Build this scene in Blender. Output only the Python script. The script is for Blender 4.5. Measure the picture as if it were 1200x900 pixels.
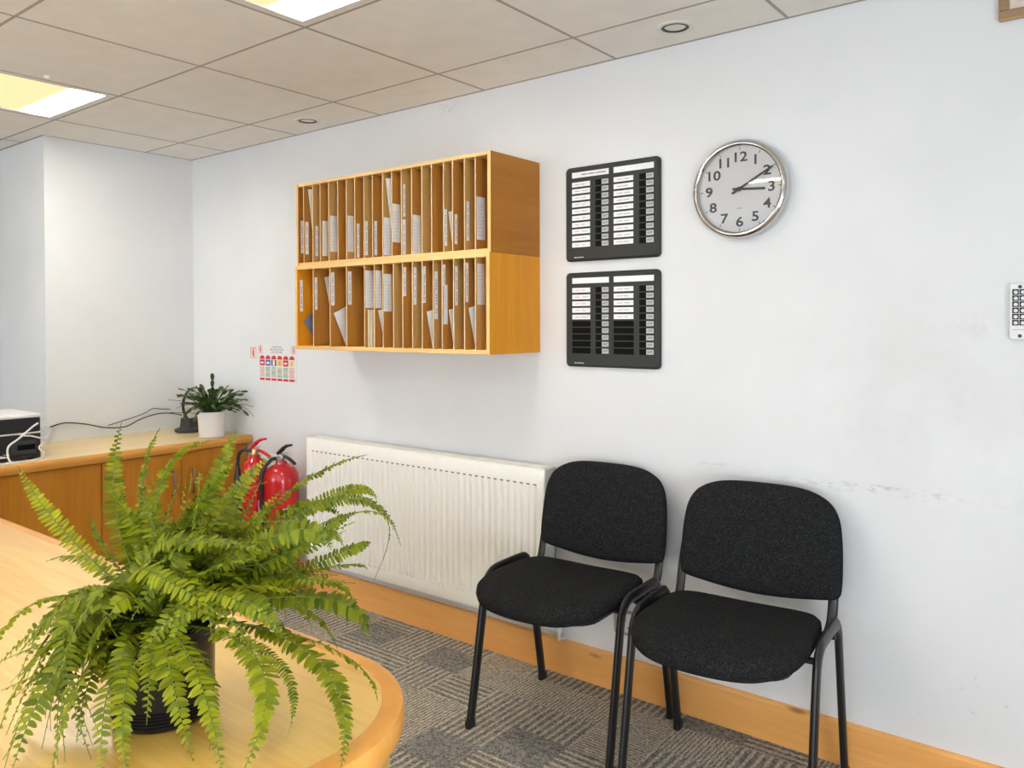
import bpy, bmesh, math, random
from mathutils import Vector, Matrix

for _o in list(bpy.data.objects):
    bpy.data.objects.remove(_o, do_unlink=True)
scn = bpy.context.scene
COL = scn.collection
R = math.radians

# ------------------------------------------------------------------ camera
cam_d = bpy.data.cameras.new('camera')
cam = bpy.data.objects.new('camera', cam_d)
COL.objects.link(cam)
scn.camera = cam
cam_d.sensor_width = 36.0
cam_d.lens = 938.76 * 36.0 / 1200.0
cam_d.shift_x = 4.72 / 1200.0
cam_d.shift_y = -59.1 / 1200.0
cam_d.clip_start = 0.02
_yaw, _pitch, _roll = -0.67017, -0.01362, -0.00321
_f = Vector((math.sin(_yaw) * math.cos(_pitch), math.cos(_yaw) * math.cos(_pitch), math.sin(_pitch)))
_r = Vector((math.cos(_yaw), -math.sin(_yaw), 0.0))
_u = _r.cross(_f)
_rr = _r * math.cos(_roll) + _u * math.sin(_roll)
_uu = -_r * math.sin(_roll) + _u * math.cos(_roll)
CAM = Vector((0.0, -2.4483, 1.2988))
cam.matrix_world = Matrix(((_rr.x, _uu.x, -_f.x, CAM.x), (_rr.y, _uu.y, -_f.y, CAM.y), (_rr.z, _uu.z, -_f.z, CAM.z), (0, 0, 0, 1)))

# ------------------------------------------------------------------ world, light, exposure
scn.view_settings.view_transform = 'Standard'
scn.view_settings.look = 'None'
scn.view_settings.gamma = 1.0
scn.view_settings.use_curve_mapping = False
scn.view_settings.exposure = 0.02
world = bpy.data.worlds.new('sky')
scn.world = world
world.use_nodes = True
world.node_tree.nodes['Background'].inputs[0].default_value = (0.78, 0.87, 1.0, 1)
world.node_tree.nodes['Background'].inputs[1].default_value = 1.5
TUBE_STRENGTH = 57.0        # fluorescent tube zone of the ceiling panels
LENS_STRENGTH = 1.15        # the rest of the lens
DAYLIGHT_W = 42.0

def area_light(name, loc, rot, sx, sy, power, color):
    d = bpy.data.lights.new(name, 'AREA')
    d.shape = 'RECTANGLE'; d.size = sx; d.size_y = sy; d.energy = power; d.color = color
    o = bpy.data.objects.new(name, d); COL.objects.link(o)
    o.location = loc; o.rotation_euler = rot
    return o
# daylight entering through the windows behind the camera and an added one beside it
area_light('daylight', (0.35, -5.28, 1.15), (R(90), 0, 0), 2.2, 1.15, DAYLIGHT_W, (0.78, 0.88, 1.0))
area_light('daylight', (-3.2, -5.28, 1.15), (R(90), 0, 0), 2.2, 1.15, DAYLIGHT_W * 1.1, (0.78, 0.88, 1.0))
area_light('daylight', (1.68, -2.7, 0.62), (R(90), 0, R(90)), 1.5, 1.0, DAYLIGHT_W * 1.25, (0.80, 0.89, 1.0))  # added low side light, brightens right-facing sides and the lower wall

# ------------------------------------------------------------------ materials
def nmat(name):
    m = bpy.data.materials.new(name); m.use_nodes = True
    nt = m.node_tree
    return m, nt, nt.nodes['Principled BSDF']

def N(nt, typ, **kw):
    n = nt.nodes.new(typ)
    for k, v in kw.items():
        if k.startswith('i_'):
            n.inputs[k[2:]].default_value = v
        else:
            setattr(n, k, v)
    return n

def plain(name, col, rough=0.5, metal=0.0, spec=0.5, coat=0.0, noise=0.06, nscale=40.0, bump=0.0):
    m, nt, p = nmat(name)
    p.inputs['Roughness'].default_value = rough
    p.inputs['Metallic'].default_value = metal
    p.inputs['Specular IOR Level'].default_value = spec
    p.inputs['Coat Weight'].default_value = coat
    tc = N(nt, 'ShaderNodeTexCoord')
    nz = N(nt, 'ShaderNodeTexNoise'); nz.inputs['Scale'].default_value = nscale; nz.inputs['Detail'].default_value = 3
    nt.links.new(tc.outputs['Object'], nz.inputs['Vector'])
    rp = N(nt, 'ShaderNodeValToRGB')
    rp.color_ramp.elements[0].position = 0.3; rp.color_ramp.elements[1].position = 0.7
    rp.color_ramp.elements[0].color = (*[c * (1 - noise) for c in col], 1)
    rp.color_ramp.elements[1].color = (*[min(1, c * (1 + noise)) for c in col], 1)
    nt.links.new(nz.outputs['Fac'], rp.inputs['Fac'])
    nt.links.new(rp.outputs['Color'], p.inputs['Base Color'])
    if bump:
        b = N(nt, 'ShaderNodeBump'); b.inputs['Strength'].default_value = bump; b.inputs['Distance'].default_value = 0.002
        nt.links.new(nz.outputs['Fac'], b.inputs['Height']); nt.links.new(b.outputs['Normal'], p.inputs['Normal'])
    return m

def wood(name, c1, c2, grain='X', rough=0.42, coat=0.15, scale=1.0, knots=0.0, c3=None, contrast=(0.3, 0.7)):
    """planed timber: long soft streaks along one object axis, fine pores, optional knots"""
    m, nt, p = nmat(name)
    p.inputs['Roughness'].default_value = rough
    p.inputs['Coat Weight'].default_value = coat
    p.inputs['Specular IOR Level'].default_value = 0.25 if coat < 0.5 else 0.5
    p.inputs['Coat Roughness'].default_value = 0.30
    tc = N(nt, 'ShaderNodeTexCoord')
    mp = N(nt, 'ShaderNodeMapping')
    s = {'X': (0.9, 14, 14), 'Y': (14, 0.9, 14), 'Z': (14, 14, 0.9)}[grain]
    mp.inputs['Scale'].default_value = [v * scale for v in s]
    nt.links.new(tc.outputs['Object'], mp.inputs['Vector'])
    big = N(nt, 'ShaderNodeTexNoise'); big.inputs['Scale'].default_value = 0.9; big.inputs['Detail'].default_value = 5; big.inputs['Distortion'].default_value = 0.9
    fine = N(nt, 'ShaderNodeTexNoise'); fine.inputs['Scale'].default_value = 9.0; fine.inputs['Detail'].default_value = 4
    nt.links.new(mp.outputs['Vector'], big.inputs['Vector']); nt.links.new(mp.outputs['Vector'], fine.inputs['Vector'])
    mx = N(nt, 'ShaderNodeMath', operation='MULTIPLY_ADD'); mx.inputs[1].default_value = 0.35
    nt.links.new(fine.outputs['Fac'], mx.inputs[0])
    ml = N(nt, 'ShaderNodeMath', operation='MULTIPLY'); ml.inputs[1].default_value = 0.72
    nt.links.new(big.outputs['Fac'], ml.inputs[0]); nt.links.new(ml.outputs[0], mx.inputs[2])
    rp = N(nt, 'ShaderNodeValToRGB')
    rp.color_ramp.elements[0].position = contrast[0]; rp.color_ramp.elements[1].position = contrast[1]
    rp.color_ramp.elements[0].color = (*c2, 1); rp.color_ramp.elements[1].color = (*c1, 1)
    nt.links.new(mx.outputs[0], rp.inputs['Fac'])
    out = rp.outputs['Color']
    if knots:
        mk = N(nt, 'ShaderNodeMapping'); mk.inputs['Scale'].default_value = {'X': (2.4, 9, 9), 'Y': (9, 2.4, 9), 'Z': (9, 9, 2.4)}[grain]
        nt.links.new(tc.outputs['Object'], mk.inputs['Vector'])
        vo = N(nt, 'ShaderNodeTexVoronoi'); vo.inputs['Scale'].default_value = 0.8
        nt.links.new(mk.outputs['Vector'], vo.inputs['Vector'])
        kr = N(nt, 'ShaderNodeValToRGB')
        kr.color_ramp.elements[0].position = 0.025; kr.color_ramp.elements[1].position = 0.075
        kr.color_ramp.elements[0].color = (1, 1, 1, 1); kr.color_ramp.elements[1].color = (0, 0, 0, 1)
        nt.links.new(vo.outputs['Distance'], kr.inputs['Fac'])
        mm = N(nt, 'ShaderNodeMix', data_type='RGBA')
        k2 = N(nt, 'ShaderNodeMath', operation='MULTIPLY'); k2.inputs[1].default_value = knots
        nt.links.new(kr.outputs['Color'], k2.inputs[0]); nt.links.new(k2.outputs[0], mm.inputs[0])
        nt.links.new(out, mm.inputs[6]); mm.inputs[7].default_value = (*(c3 or [c * 0.3 for c in c2]), 1)
        out = mm.outputs[2]
    nt.links.new(out, p.inputs['Base Color'])
    b = N(nt, 'ShaderNodeBump'); b.inputs['Strength'].default_value = 0.08; b.inputs['Distance'].default_value = 0.001
    nt.links.new(fine.outputs['Fac'], b.inputs['Height']); nt.links.new(b.outputs['Normal'], p.inputs['Normal'])
    return m

def wall_mat(name, smudged=False):
    m, nt, p = nmat(name)
    p.inputs['Roughness'].default_value = 0.55
    p.inputs['Specular IOR Level'].default_value = 0.25
    tc = N(nt, 'ShaderNodeTexCoord')
    n1 = N(nt, 'ShaderNodeTexNoise'); n1.inputs['Scale'].default_value = 2.2; n1.inputs['Detail'].default_value = 5
    nt.links.new(tc.outputs['Object'], n1.inputs['Vector'])
    r1 = N(nt, 'ShaderNodeValToRGB')
    r1.color_ramp.elements[0].position = 0.35; r1.color_ramp.elements[1].position = 0.62
    r1.color_ramp.elements[0].color = (0.765, 0.775, 0.785, 1); r1.color_ramp.elements[1].color = (0.80, 0.81, 0.82, 1)
    nt.links.new(n1.outputs['Fac'], r1.inputs['Fac'])
    out = r1.outputs['Color']
    if smudged:
        sep = N(nt, 'ShaderNodeSeparateXYZ'); nt.links.new(tc.outputs['Object'], sep.inputs[0])
        def gauss(axis, c, w):
            a = N(nt, 'ShaderNodeMath', operation='SUBTRACT'); a.inputs[1].default_value = c
            nt.links.new(sep.outputs[axis], a.inputs[0])
            d = N(nt, 'ShaderNodeMath', operation='DIVIDE'); d.inputs[1].default_value = w; nt.links.new(a.outputs[0], d.inputs[0])
            q = N(nt, 'ShaderNodeMath', operation='POWER'); q.inputs[1].default_value = 2.0
            ab = N(nt, 'ShaderNodeMath', operation='ABSOLUTE'); nt.links.new(d.outputs[0], ab.inputs[0]); nt.links.new(ab.outputs[0], q.inputs[0])
            e = N(nt, 'ShaderNodeMath', operation='MULTIPLY'); e.inputs[1].default_value = -1.0; nt.links.new(q.outputs[0], e.inputs[0])
            x = N(nt, 'ShaderNodeMath', operation='EXPONENT'); nt.links.new(e.outputs[0], x.inputs[0])
            return x.outputs[0]
        def mul(a, b):
            n = N(nt, 'ShaderNodeMath', operation='MULTIPLY')
            for i, v in enumerate((a, b)):
                if isinstance(v, float): n.inputs[i].default_value = v
                else: nt.links.new(v, n.inputs[i])
            return n.outputs[0]
        def noise(scale, lo, hi, stretch=(1, 1, 1)):
            mp = N(nt, 'ShaderNodeMapping'); mp.inputs['Scale'].default_value = stretch
            nt.links.new(tc.outputs['Object'], mp.inputs['Vector'])
            n = N(nt, 'ShaderNodeTexNoise'); n.inputs['Scale'].default_value = scale; n.inputs['Detail'].default_value = 6; n.inputs['Roughness'].default_value = 0.65
            nt.links.new(mp.outputs['Vector'], n.inputs['Vector'])
            r = N(nt, 'ShaderNodeMapRange'); r.inputs[1].default_value = lo; r.inputs[2].default_value = hi
            nt.links.new(n.outputs['Fac'], r.inputs[0])
            return r.outputs[0]
        # grubby zone rubbed by shoulders, and the chair back's scuffs
        def mixin(out, fac, col):
            mm = N(nt, 'ShaderNodeMix', data_type='RGBA'); nt.links.new(fac, mm.inputs[0]); nt.links.new(out, mm.inputs[6]); mm.inputs[7].default_value = (*col, 1)
            return mm.outputs[2]
        z1 = mul(mul(gauss(0, -0.45, 0.42), gauss(2, 1.05, 0.34)), noise(3.0, 0.40, 0.68))
        out = mixin(out, mul(z1, 0.34), (0.56, 0.55, 0.50))
        z2 = mul(mul(gauss(0, -0.62, 0.24), gauss(2, 0.818, 0.012)), noise(26.0, 0.50, 0.66, (1, 1, 3)))
        out = mixin(out, mul(z2, 0.8), (0.33, 0.32, 0.30))
        z2b = mul(mul(gauss(0, -1.10, 0.12), gauss(2, 0.835, 0.01)), noise(26.0, 0.52, 0.68, (1, 1, 3)))
        out = mixin(out, mul(z2b, 0.45), (0.36, 0.35, 0.33))
        z3 = mul(mul(gauss(0, -0.42, 0.26), gauss(2, 0.30, 0.10)), noise(30.0, 0.62, 0.70))
        out = mixin(out, mul(z3, 0.5), (0.40, 0.39, 0.37))
        z4 = mul(mul(gauss(0, -0.345, 0.05), gauss(2, 1.285, 0.035)), noise(18.0, 0.42, 0.66))
        out = mixin(out, mul(z4, 0.35), (0.42, 0.36, 0.34))
        z5 = mul(mul(gauss(0, -2.255, 0.035), gauss(2, 2.185, 0.022)), noise(60.0, 0.56, 0.60))
        out = mixin(out, mul(z5, 0.8), (0.16, 0.15, 0.15))
        nails = mul(noise(55.0, 0.745, 0.76), 0.7)
        out = mixin(out, nails, (0.35, 0.34, 0.33))
    nt.links.new(out, p.inputs['Base Color'])
    nb = N(nt, 'ShaderNodeTexNoise'); nb.inputs['Scale'].default_value = 160.0
    nt.links.new(tc.outputs['Object'], nb.inputs['Vector'])
    b = N(nt, 'ShaderNodeBump'); b.inputs['Strength'].default_value = 0.10; b.inputs['Distance'].default_value = 0.002
    nt.links.new(nb.outputs['Fac'], b.inputs['Height']); nt.links.new(b.outputs['Normal'], p.inputs['Normal'])
    return m

def carpet_mat():
    """carpet tiles: blocks of beige dashes on slate grey, each block turned one way or the other"""
    m, nt, p = nmat('carpet')
    p.inputs['Roughness'].default_value = 0.95
    p.inputs['Specular IOR Level'].default_value = 0.1
    tc = N(nt, 'ShaderNodeTexCoord')
    def M(op, a=None, b=None, c=None):
        n = N(nt, 'ShaderNodeMath', operation=op)
        for i, v in enumerate((a, b, c)):
            if v is None: continue
            if isinstance(v, (int, float)): n.inputs[i].default_value = v
            else: nt.links.new(v, n.inputs[i])
        return n.outputs[0]
    wb = N(nt, 'ShaderNodeTexNoise'); wb.inputs['Scale'].default_value = 60.0; wb.inputs['Detail'].default_value = 1
    nt.links.new(tc.outputs['Object'], wb.inputs['Vector'])
    sep = N(nt, 'ShaderNodeSeparateXYZ'); nt.links.new(tc.outputs['Object'], sep.inputs[0])
    wob = M('MULTIPLY', M('SUBTRACT', wb.outputs['Fac'], 0.5), 0.010)
    X = M('ADD', sep.outputs[0], wob); Y = M('ADD', sep.outputs[1], wob)
    S = 0.165
    def cell(v, off, s): return M('FLOOR', M('DIVIDE', M('ADD', v, off), s))
    def rnd(cx, cy, k):
        cb = N(nt, 'ShaderNodeCombineXYZ'); nt.links.new(cx, cb.inputs[0]); nt.links.new(cy, cb.inputs[1]); cb.inputs[2].default_value = k
        wn = N(nt, 'ShaderNodeTexWhiteNoise', noise_dimensions='3D'); nt.links.new(cb.outputs[0], wn.inputs['Vector'])
        return wn.outputs['Value']
    cx, cy = cell(X, 10.03, S * 1.25), cell(Y, 10.0, S)
    orient = M('GREATER_THAN', rnd(cx, cy, 1.5), 0.5)
    kind = rnd(cx, cy, 7.5)
    U = M('ADD', M('MULTIPLY', X, orient), M('MULTIPLY', Y, M('SUBTRACT', 1.0, orient)))
    V = M('ADD', M('MULTIPLY', Y, orient), M('MULTIPLY', X, M('SUBTRACT', 1.0, orient)))
    wide = M('SINE', M('MULTIPLY', U, 2 * math.pi / 0.027))
    fine = M('SINE', M('MULTIPLY', U, 2 * math.pi / 0.0135))
    # kinds: wide dashes / dense beige / plain grey
    isfine = M('GREATER_THAN', kind, 0.70)
    isplain = M('LESS_THAN', kind, 0.16)
    sw = M('SMOOTH_MIN', M('MAXIMUM', M('MULTIPLY', M('ADD', wide, -0.05), 2.0), 0.0), 1.0, 0.1)
    sf = M('MINIMUM', M('MAXIMUM', M('ADD', M('MULTIPLY', fine, 0.8), 0.62), 0.0), 1.0)
    st = M('ADD', M('MULTIPLY', sw, M('SUBTRACT', 1.0, isfine)), M('MULTIPLY', sf, isfine))
    st = M('MULTIPLY', st, M('SUBTRACT', 1.0, M('MULTIPLY', isplain, 0.88)))
    # a dash is broken into yarn loops along its length
    cb = N(nt, 'ShaderNodeCombineXYZ'); nt.links.new(X, cb.inputs[0]); nt.links.new(Y, cb.inputs[1])
    loops = N(nt, 'ShaderNodeTexVoronoi'); loops.inputs['Scale'].default_value = 165.0; nt.links.new(cb.outputs[0], loops.inputs['Vector'])
    yn = N(nt, 'ShaderNodeTexNoise'); yn.inputs['Scale'].default_value = 210.0; yn.inputs['Detail'].default_value = 2; nt.links.new(tc.outputs['Object'], yn.inputs['Vector'])
    st = M('MULTIPLY', st, M('MINIMUM', M('MAXIMUM', M('MULTIPLY_ADD', yn.outputs['Fac'], 3.4, -0.85), 0.12), 1.0))
    sr = N(nt, 'ShaderNodeSeparateColor'); nt.links.new(loops.outputs['Color'], sr.inputs[0])
    grey = N(nt, 'ShaderNodeMix', data_type='RGBA'); nt.links.new(sr.outputs[0], grey.inputs[0])
    grey.inputs[6].default_value = (0.110, 0.109, 0.110, 1); grey.inputs[7].default_value = (0.35, 0.335, 0.31, 1)
    bg = N(nt, 'ShaderNodeMix', data_type='RGBA'); nt.links.new(sr.outputs[1], bg.inputs[0])
    bg.inputs[6].default_value = (0.40, 0.335, 0.24, 1); bg.inputs[7].default_value = (0.76, 0.66, 0.50, 1)
    mx = N(nt, 'ShaderNodeMix', data_type='RGBA'); nt.links.new(st, mx.inputs[0])
    nt.links.new(grey.outputs[2], mx.inputs[6]); nt.links.new(bg.outputs[2], mx.inputs[7])
    nt.links.new(mx.outputs[2], p.inputs['Base Color'])
    b = N(nt, 'ShaderNodeBump'); b.inputs['Strength'].default_value = 0.6; b.inputs['Distance'].default_value = 0.004; b.invert = True
    nt.links.new(loops.outputs['Distance'], b.inputs['Height']); nt.links.new(b.outputs['Normal'], p.inputs['Normal'])
    return m

def fabric_mat():
    m, nt, p = nmat('charcoal_fabric')
    p.inputs['Roughness'].default_value = 0.95
    p.inputs['Specular IOR Level'].default_value = 0.06
    p.inputs['Sheen Weight'].default_value = 0.0
    tc = N(nt, 'ShaderNodeTexCoord')
    mp = N(nt, 'ShaderNodeMapping'); mp.inputs['Scale'].default_value = (1, 1, 1)
    nt.links.new(tc.outputs['Object'], mp.inputs['Vector'])
    a = N(nt, 'ShaderNodeTexNoise'); a.inputs['Scale'].default_value = 240.0; a.inputs['Detail'].default_value = 5; a.inputs['Roughness'].default_value = 0.8
    nt.links.new(mp.outputs['Vector'], a.inputs['Vector'])
    r = N(nt, 'ShaderNodeValToRGB')
    e = r.color_ramp.elements
    e[0].position = 0.42; e[0].color = (0.009, 0.0095, 0.0105, 1)
    e[1].position = 0.78; e[1].color = (0.105, 0.098, 0.088, 1)
    x = e.new(0.56); x.color = (0.023, 0.0235, 0.024, 1)
    nt.links.new(a.outputs['Fac'], r.inputs['Fac']); nt.links.new(r.outputs['Color'], p.inputs['Base Color'])
    b = N(nt, 'ShaderNodeBump'); b.inputs['Strength'].default_value = 0.5; b.inputs['Distance'].default_value = 0.001
    nt.links.new(a.outputs['Fac'], b.inputs['Height']); nt.links.new(b.outputs['Normal'], p.inputs['Normal'])
    return m

def leaf_mat(name, dark, light, trans=0.35, rough=0.45):
    m, nt, p = nmat(name)
    p.inputs['Roughness'].default_value = rough
    p.inputs['Specular IOR Level'].default_value = 0.35
    g = N(nt, 'ShaderNodeNewGeometry'); oi = N(nt, 'ShaderNodeObjectInfo')
    ad = N(nt, 'ShaderNodeMath', operation='MULTIPLY_ADD'); ad.inputs[1].default_value = 0.55
    nt.links.new(g.outputs['Random Per Island'], ad.inputs[0])
    ml = N(nt, 'ShaderNodeMath', operation='MULTIPLY'); ml.inputs[1].default_value = 0.45
    nt.links.new(oi.outputs['Random'], ml.inputs[0]); nt.links.new(ml.outputs[0], ad.inputs[2])
    r = N(nt, 'ShaderNodeValToRGB')
    r.color_ramp.elements[0].color = (*dark, 1); r.color_ramp.elements[1].color = (*light, 1)
    nt.links.new(ad.outputs[0], r.inputs['Fac']); nt.links.new(r.outputs['Color'], p.inputs['Base Color'])
    t = N(nt, 'ShaderNodeBsdfTranslucent'); nt.links.new(r.outputs['Color'], t.inputs['Color'])
    ms = N(nt, 'ShaderNodeMixShader'); ms.inputs[0].default_value = trans
    nt.links.new(p.outputs[0], ms.inputs[1]); nt.links.new(t.outputs[0], ms.inputs[2])
    nt.links.new(ms.outputs[0], nt.nodes['Material Output'].inputs['Surface'])
    return m

def lens_mat():
    """prismatic panel: a tube close to one long side glows white, the rest of the lens is cream"""
    m, nt, p = nmat('lit_lens')
    tc = N(nt, 'ShaderNodeTexCoord'); sep = N(nt, 'ShaderNodeSeparateXYZ'); nt.links.new(tc.outputs['Object'], sep.inputs[0])
    mr = N(nt, 'ShaderNodeMapRange', interpolation_type='SMOOTHSTEP')
    mr.inputs[1].default_value = 0.125; mr.inputs[2].default_value = 0.195
    nt.links.new(sep.outputs[1], mr.inputs[0])
    em = N(nt, 'ShaderNodeEmission')
    cm = N(nt, 'ShaderNodeMix', data_type='RGBA'); nt.links.new(mr.outputs[0], cm.inputs[0])
    cm.inputs[6].default_value = (1.0, 0.80, 0.42, 1); cm.inputs[7].default_value = (1.0, 0.975, 0.90, 1)
    st = N(nt, 'ShaderNodeMapRange'); st.inputs[3].default_value = LENS_STRENGTH; st.inputs[4].default_value = TUBE_STRENGTH
    pw = N(nt, 'ShaderNodeMath', operation='POWER'); pw.inputs[1].default_value = 1.5; nt.links.new(mr.outputs[0], pw.inputs[0])
    nt.links.new(pw.outputs[0], st.inputs[0])
    nt.links.new(cm.outputs[2], em.inputs[0]); nt.links.new(st.outputs[0], em.inputs[1])
    nt.links.new(em.outputs[0], nt.nodes['Material Output'].inputs['Surface'])
    return m

MAT = {
    'wall': wall_mat('painted_wall'), 'wall_main': wall_mat('painted_wall_smudged', True),
    'ceiling': plain('ceiling_tile', (0.86, 0.83, 0.77), 0.9, noise=0.03, nscale=9, spec=0.1),
    'tbar_shadow': plain('ceiling_grid_shadow', (0.40, 0.35, 0.31), 0.6, noise=0.03),  # shadow line beside the tile-coloured bars, put into the colour
    'carpet': carpet_mat(), 'fabric': fabric_mat(),
    'pine': wood('pine', (0.97, 0.525, 0.175), (0.88, 0.40, 0.10), 'X', 0.4, 0.2, knots=0.7, c3=(0.22, 0.07, 0.02)),
    'honey': wood('honey_veneer', (0.96, 0.62, 0.150), (0.86, 0.47, 0.075), 'X', 0.34, 0.9, contrast=(0.42, 0.60)),
    'honey_edge': wood('honey_edge', (0.92, 0.45, 0.095), (0.80, 0.33, 0.050), 'Z', 0.32, 0.4, scale=0.7),
    'oak': wood('oak_door', (0.58, 0.245, 0.022), (0.43, 0.155, 0.008), 'Z', 0.45, 0.1),
    'oak_top': wood('oak_top', (0.84, 0.66, 0.37), (0.75, 0.55, 0.28), 'Y', 0.38, 0.25),
    'oak_lip': wood('oak_lipping', (0.68, 0.33, 0.07), (0.55, 0.23, 0.035), 'Y', 0.38, 0.25), 'dark_steel': plain('dark_steel', (0.22, 0.21, 0.20), 0.3, 1.0),
    'ply_v': wood('ply_vertical', (0.86, 0.36, 0.022), (0.72, 0.27, 0.010), 'Z', 0.45, 0.1, scale=0.6),
    'ply_h': wood('ply_horizontal', (0.48, 0.19, 0.020), (0.35, 0.12, 0.008), 'Y', 0.45, 0.1, scale=0.6, knots=0.5),
    'lipping': wood('pine_lipping', (0.90, 0.62, 0.27), (0.80, 0.47, 0.16), 'X', 0.45, 0.1),
    'lipping_v': wood('pine_lipping_upright', (0.90, 0.62, 0.27), (0.80, 0.47, 0.16), 'Z', 0.45, 0.1),
    'divider': wood('hardboard', (0.54, 0.245, 0.045), (0.38, 0.15, 0.022), 'Z', 0.55, 0.0),
    'divider_tan': wood('tan_ply', (0.60, 0.36, 0.115), (0.50, 0.27, 0.07), 'Z', 0.55, 0.0),
    'divider_edge': plain('divider_edge', (0.80, 0.58, 0.34), 0.6),
    'paper': plain('paper', (0.88, 0.88, 0.89), 0.7, noise=0.02), 'paper_cream': plain('cream_paper', (0.80, 0.70, 0.52), 0.7, noise=0.03),
    'paper_blue': plain('blue_grey_paper', (0.20, 0.23, 0.36), 0.7),
    'ink': plain('ink', (0.03, 0.03, 0.035), 0.6), 'grey_ink': plain('grey_ink', (0.30, 0.30, 0.32), 0.6),
    'list_ink': plain('list_ink', (0.52, 0.52, 0.55), 0.6), 'brown_ink': plain('faint_ink', (0.50, 0.42, 0.38), 0.6),
    'board': plain('graphite_plastic', (0.034, 0.036, 0.032), 0.5, spec=0.3, noise=0.12, nscale=400, bump=0.1),
    'board_slot': plain('slot_black', (0.004, 0.004, 0.0045), 0.6, spec=0.1),
    'slider': plain('slider_grey', (0.50, 0.51, 0.50), 0.5),
    'chrome': plain('chrome', (0.60, 0.58, 0.56), 0.07, 1.0, noise=0.01),
    'clock_face': plain('clock_face', (0.90, 0.88, 0.87), 0.4, noise=0.01),
    'black_plastic': plain('black_plastic', (0.012, 0.012, 0.013), 0.35),
    'black_gloss': plain('glossy_black', (0.008, 0.008, 0.009), 0.25, spec=0.35),
    'black_metal': plain('black_paint', (0.010, 0.010, 0.011), 0.34, spec=0.5),
    'grey_plastic': plain('dark_grey_plastic', (0.035, 0.037, 0.037), 0.45),
    'radiator': plain('cream_enamel', (0.92, 0.905, 0.845), 0.35, noise=0.01),
    'rad_dark': plain('radiator_slot', (0.18, 0.165, 0.14), 0.7),
    'white_plastic': plain('white_plastic', (0.80, 0.80, 0.80), 0.4, noise=0.01),
    'white_pot': plain('white_ceramic', (0.84, 0.82, 0.77), 0.35, noise=0.01),
    'red': plain('red_enamel', (0.55, 0.012, 0.015), 0.22, coat=0.4, noise=0.03),
    'sign_red': plain('sign_red', (0.62, 0.015, 0.03), 0.5), 'sign_blue': plain('sign_blue', (0.06, 0.13, 0.42), 0.5),
    'sign_black': plain('sign_black', (0.02, 0.02, 0.025), 0.5), 'sign_yellow': plain('sign_yellow', (0.85, 0.60, 0.12), 0.5),
    'sign_green': plain('sign_green', (0.16, 0.42, 0.22), 0.5), 'sign_cream': plain('sign_cream', (0.82, 0.72, 0.42), 0.5),
    'sign_pale': plain('sign_pale_red', (0.75, 0.34, 0.30), 0.5), 'sign_orange': plain('sign_orange', (0.72, 0.13, 0.05), 0.5),
    'brass': plain('brass', (0.60, 0.42, 0.20), 0.3, 1.0), 'steel': plain('steel', (0.55, 0.55, 0.55), 0.3, 1.0),
    'soil': plain('soil', (0.022, 0.014, 0.009), 0.95, noise=0.5, nscale=120, bump=0.8),
    'fern': leaf_mat('fern_leaf', (0.070, 0.118, 0.003), (0.44, 0.47, 0.016), 0.40),
    'fern_stem': plain('fern_stem', (0.14, 0.20, 0.03), 0.6), 'fern_dry': leaf_mat('fern_dry', (0.34, 0.20, 0.04), (0.42, 0.34, 0.06), 0.3),
    'cactus': leaf_mat('dark_leaf', (0.010, 0.024, 0.006), (0.10, 0.17, 0.040), 0.12, 0.35),
    'cactus_stem': plain('dark_stem', (0.05, 0.06, 0.02), 0.6),
    'lens': lens_mat(), 'white_metal': plain('white_frame', (0.78, 0.75, 0.70), 0.5, noise=0.01),
    'frame_wood': wood('gilt_frame', (0.42, 0.27, 0.15), (0.30, 0.18, 0.10), 'X', 0.4, 0.2), 'mount': plain('picture_mount', (0.72, 0.62, 0.54), 0.7),
    'cable_white': plain('white_cable', (0.78, 0.77, 0.74), 0.45), 'lamp_grey': plain('lamp_grey', (0.42, 0.41, 0.38), 0.5),
}
def glass_mat():
    m, nt, p = nmat('clock_glass')
    p.inputs['Roughness'].default_value = 0.02; p.inputs['IOR'].default_value = 1.45; p.inputs['Transmission Weight'].default_value = 1.0
    t = N(nt, 'ShaderNodeBsdfTransparent'); g = N(nt, 'ShaderNodeBsdfGlossy'); g.inputs['Roughness'].default_value = 0.02
    fr = N(nt, 'ShaderNodeFresnel'); fr.inputs[0].default_value = 1.5
    ms = N(nt, 'ShaderNodeMixShader'); nt.links.new(fr.outputs[0], ms.inputs[0]); nt.links.new(t.outputs[0], ms.inputs[1]); nt.links.new(g.outputs[0], ms.inputs[2])
    nt.links.new(ms.outputs[0], nt.nodes['Material Output'].inputs['Surface'])
    return m
MAT['glass'] = glass_mat()

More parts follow.
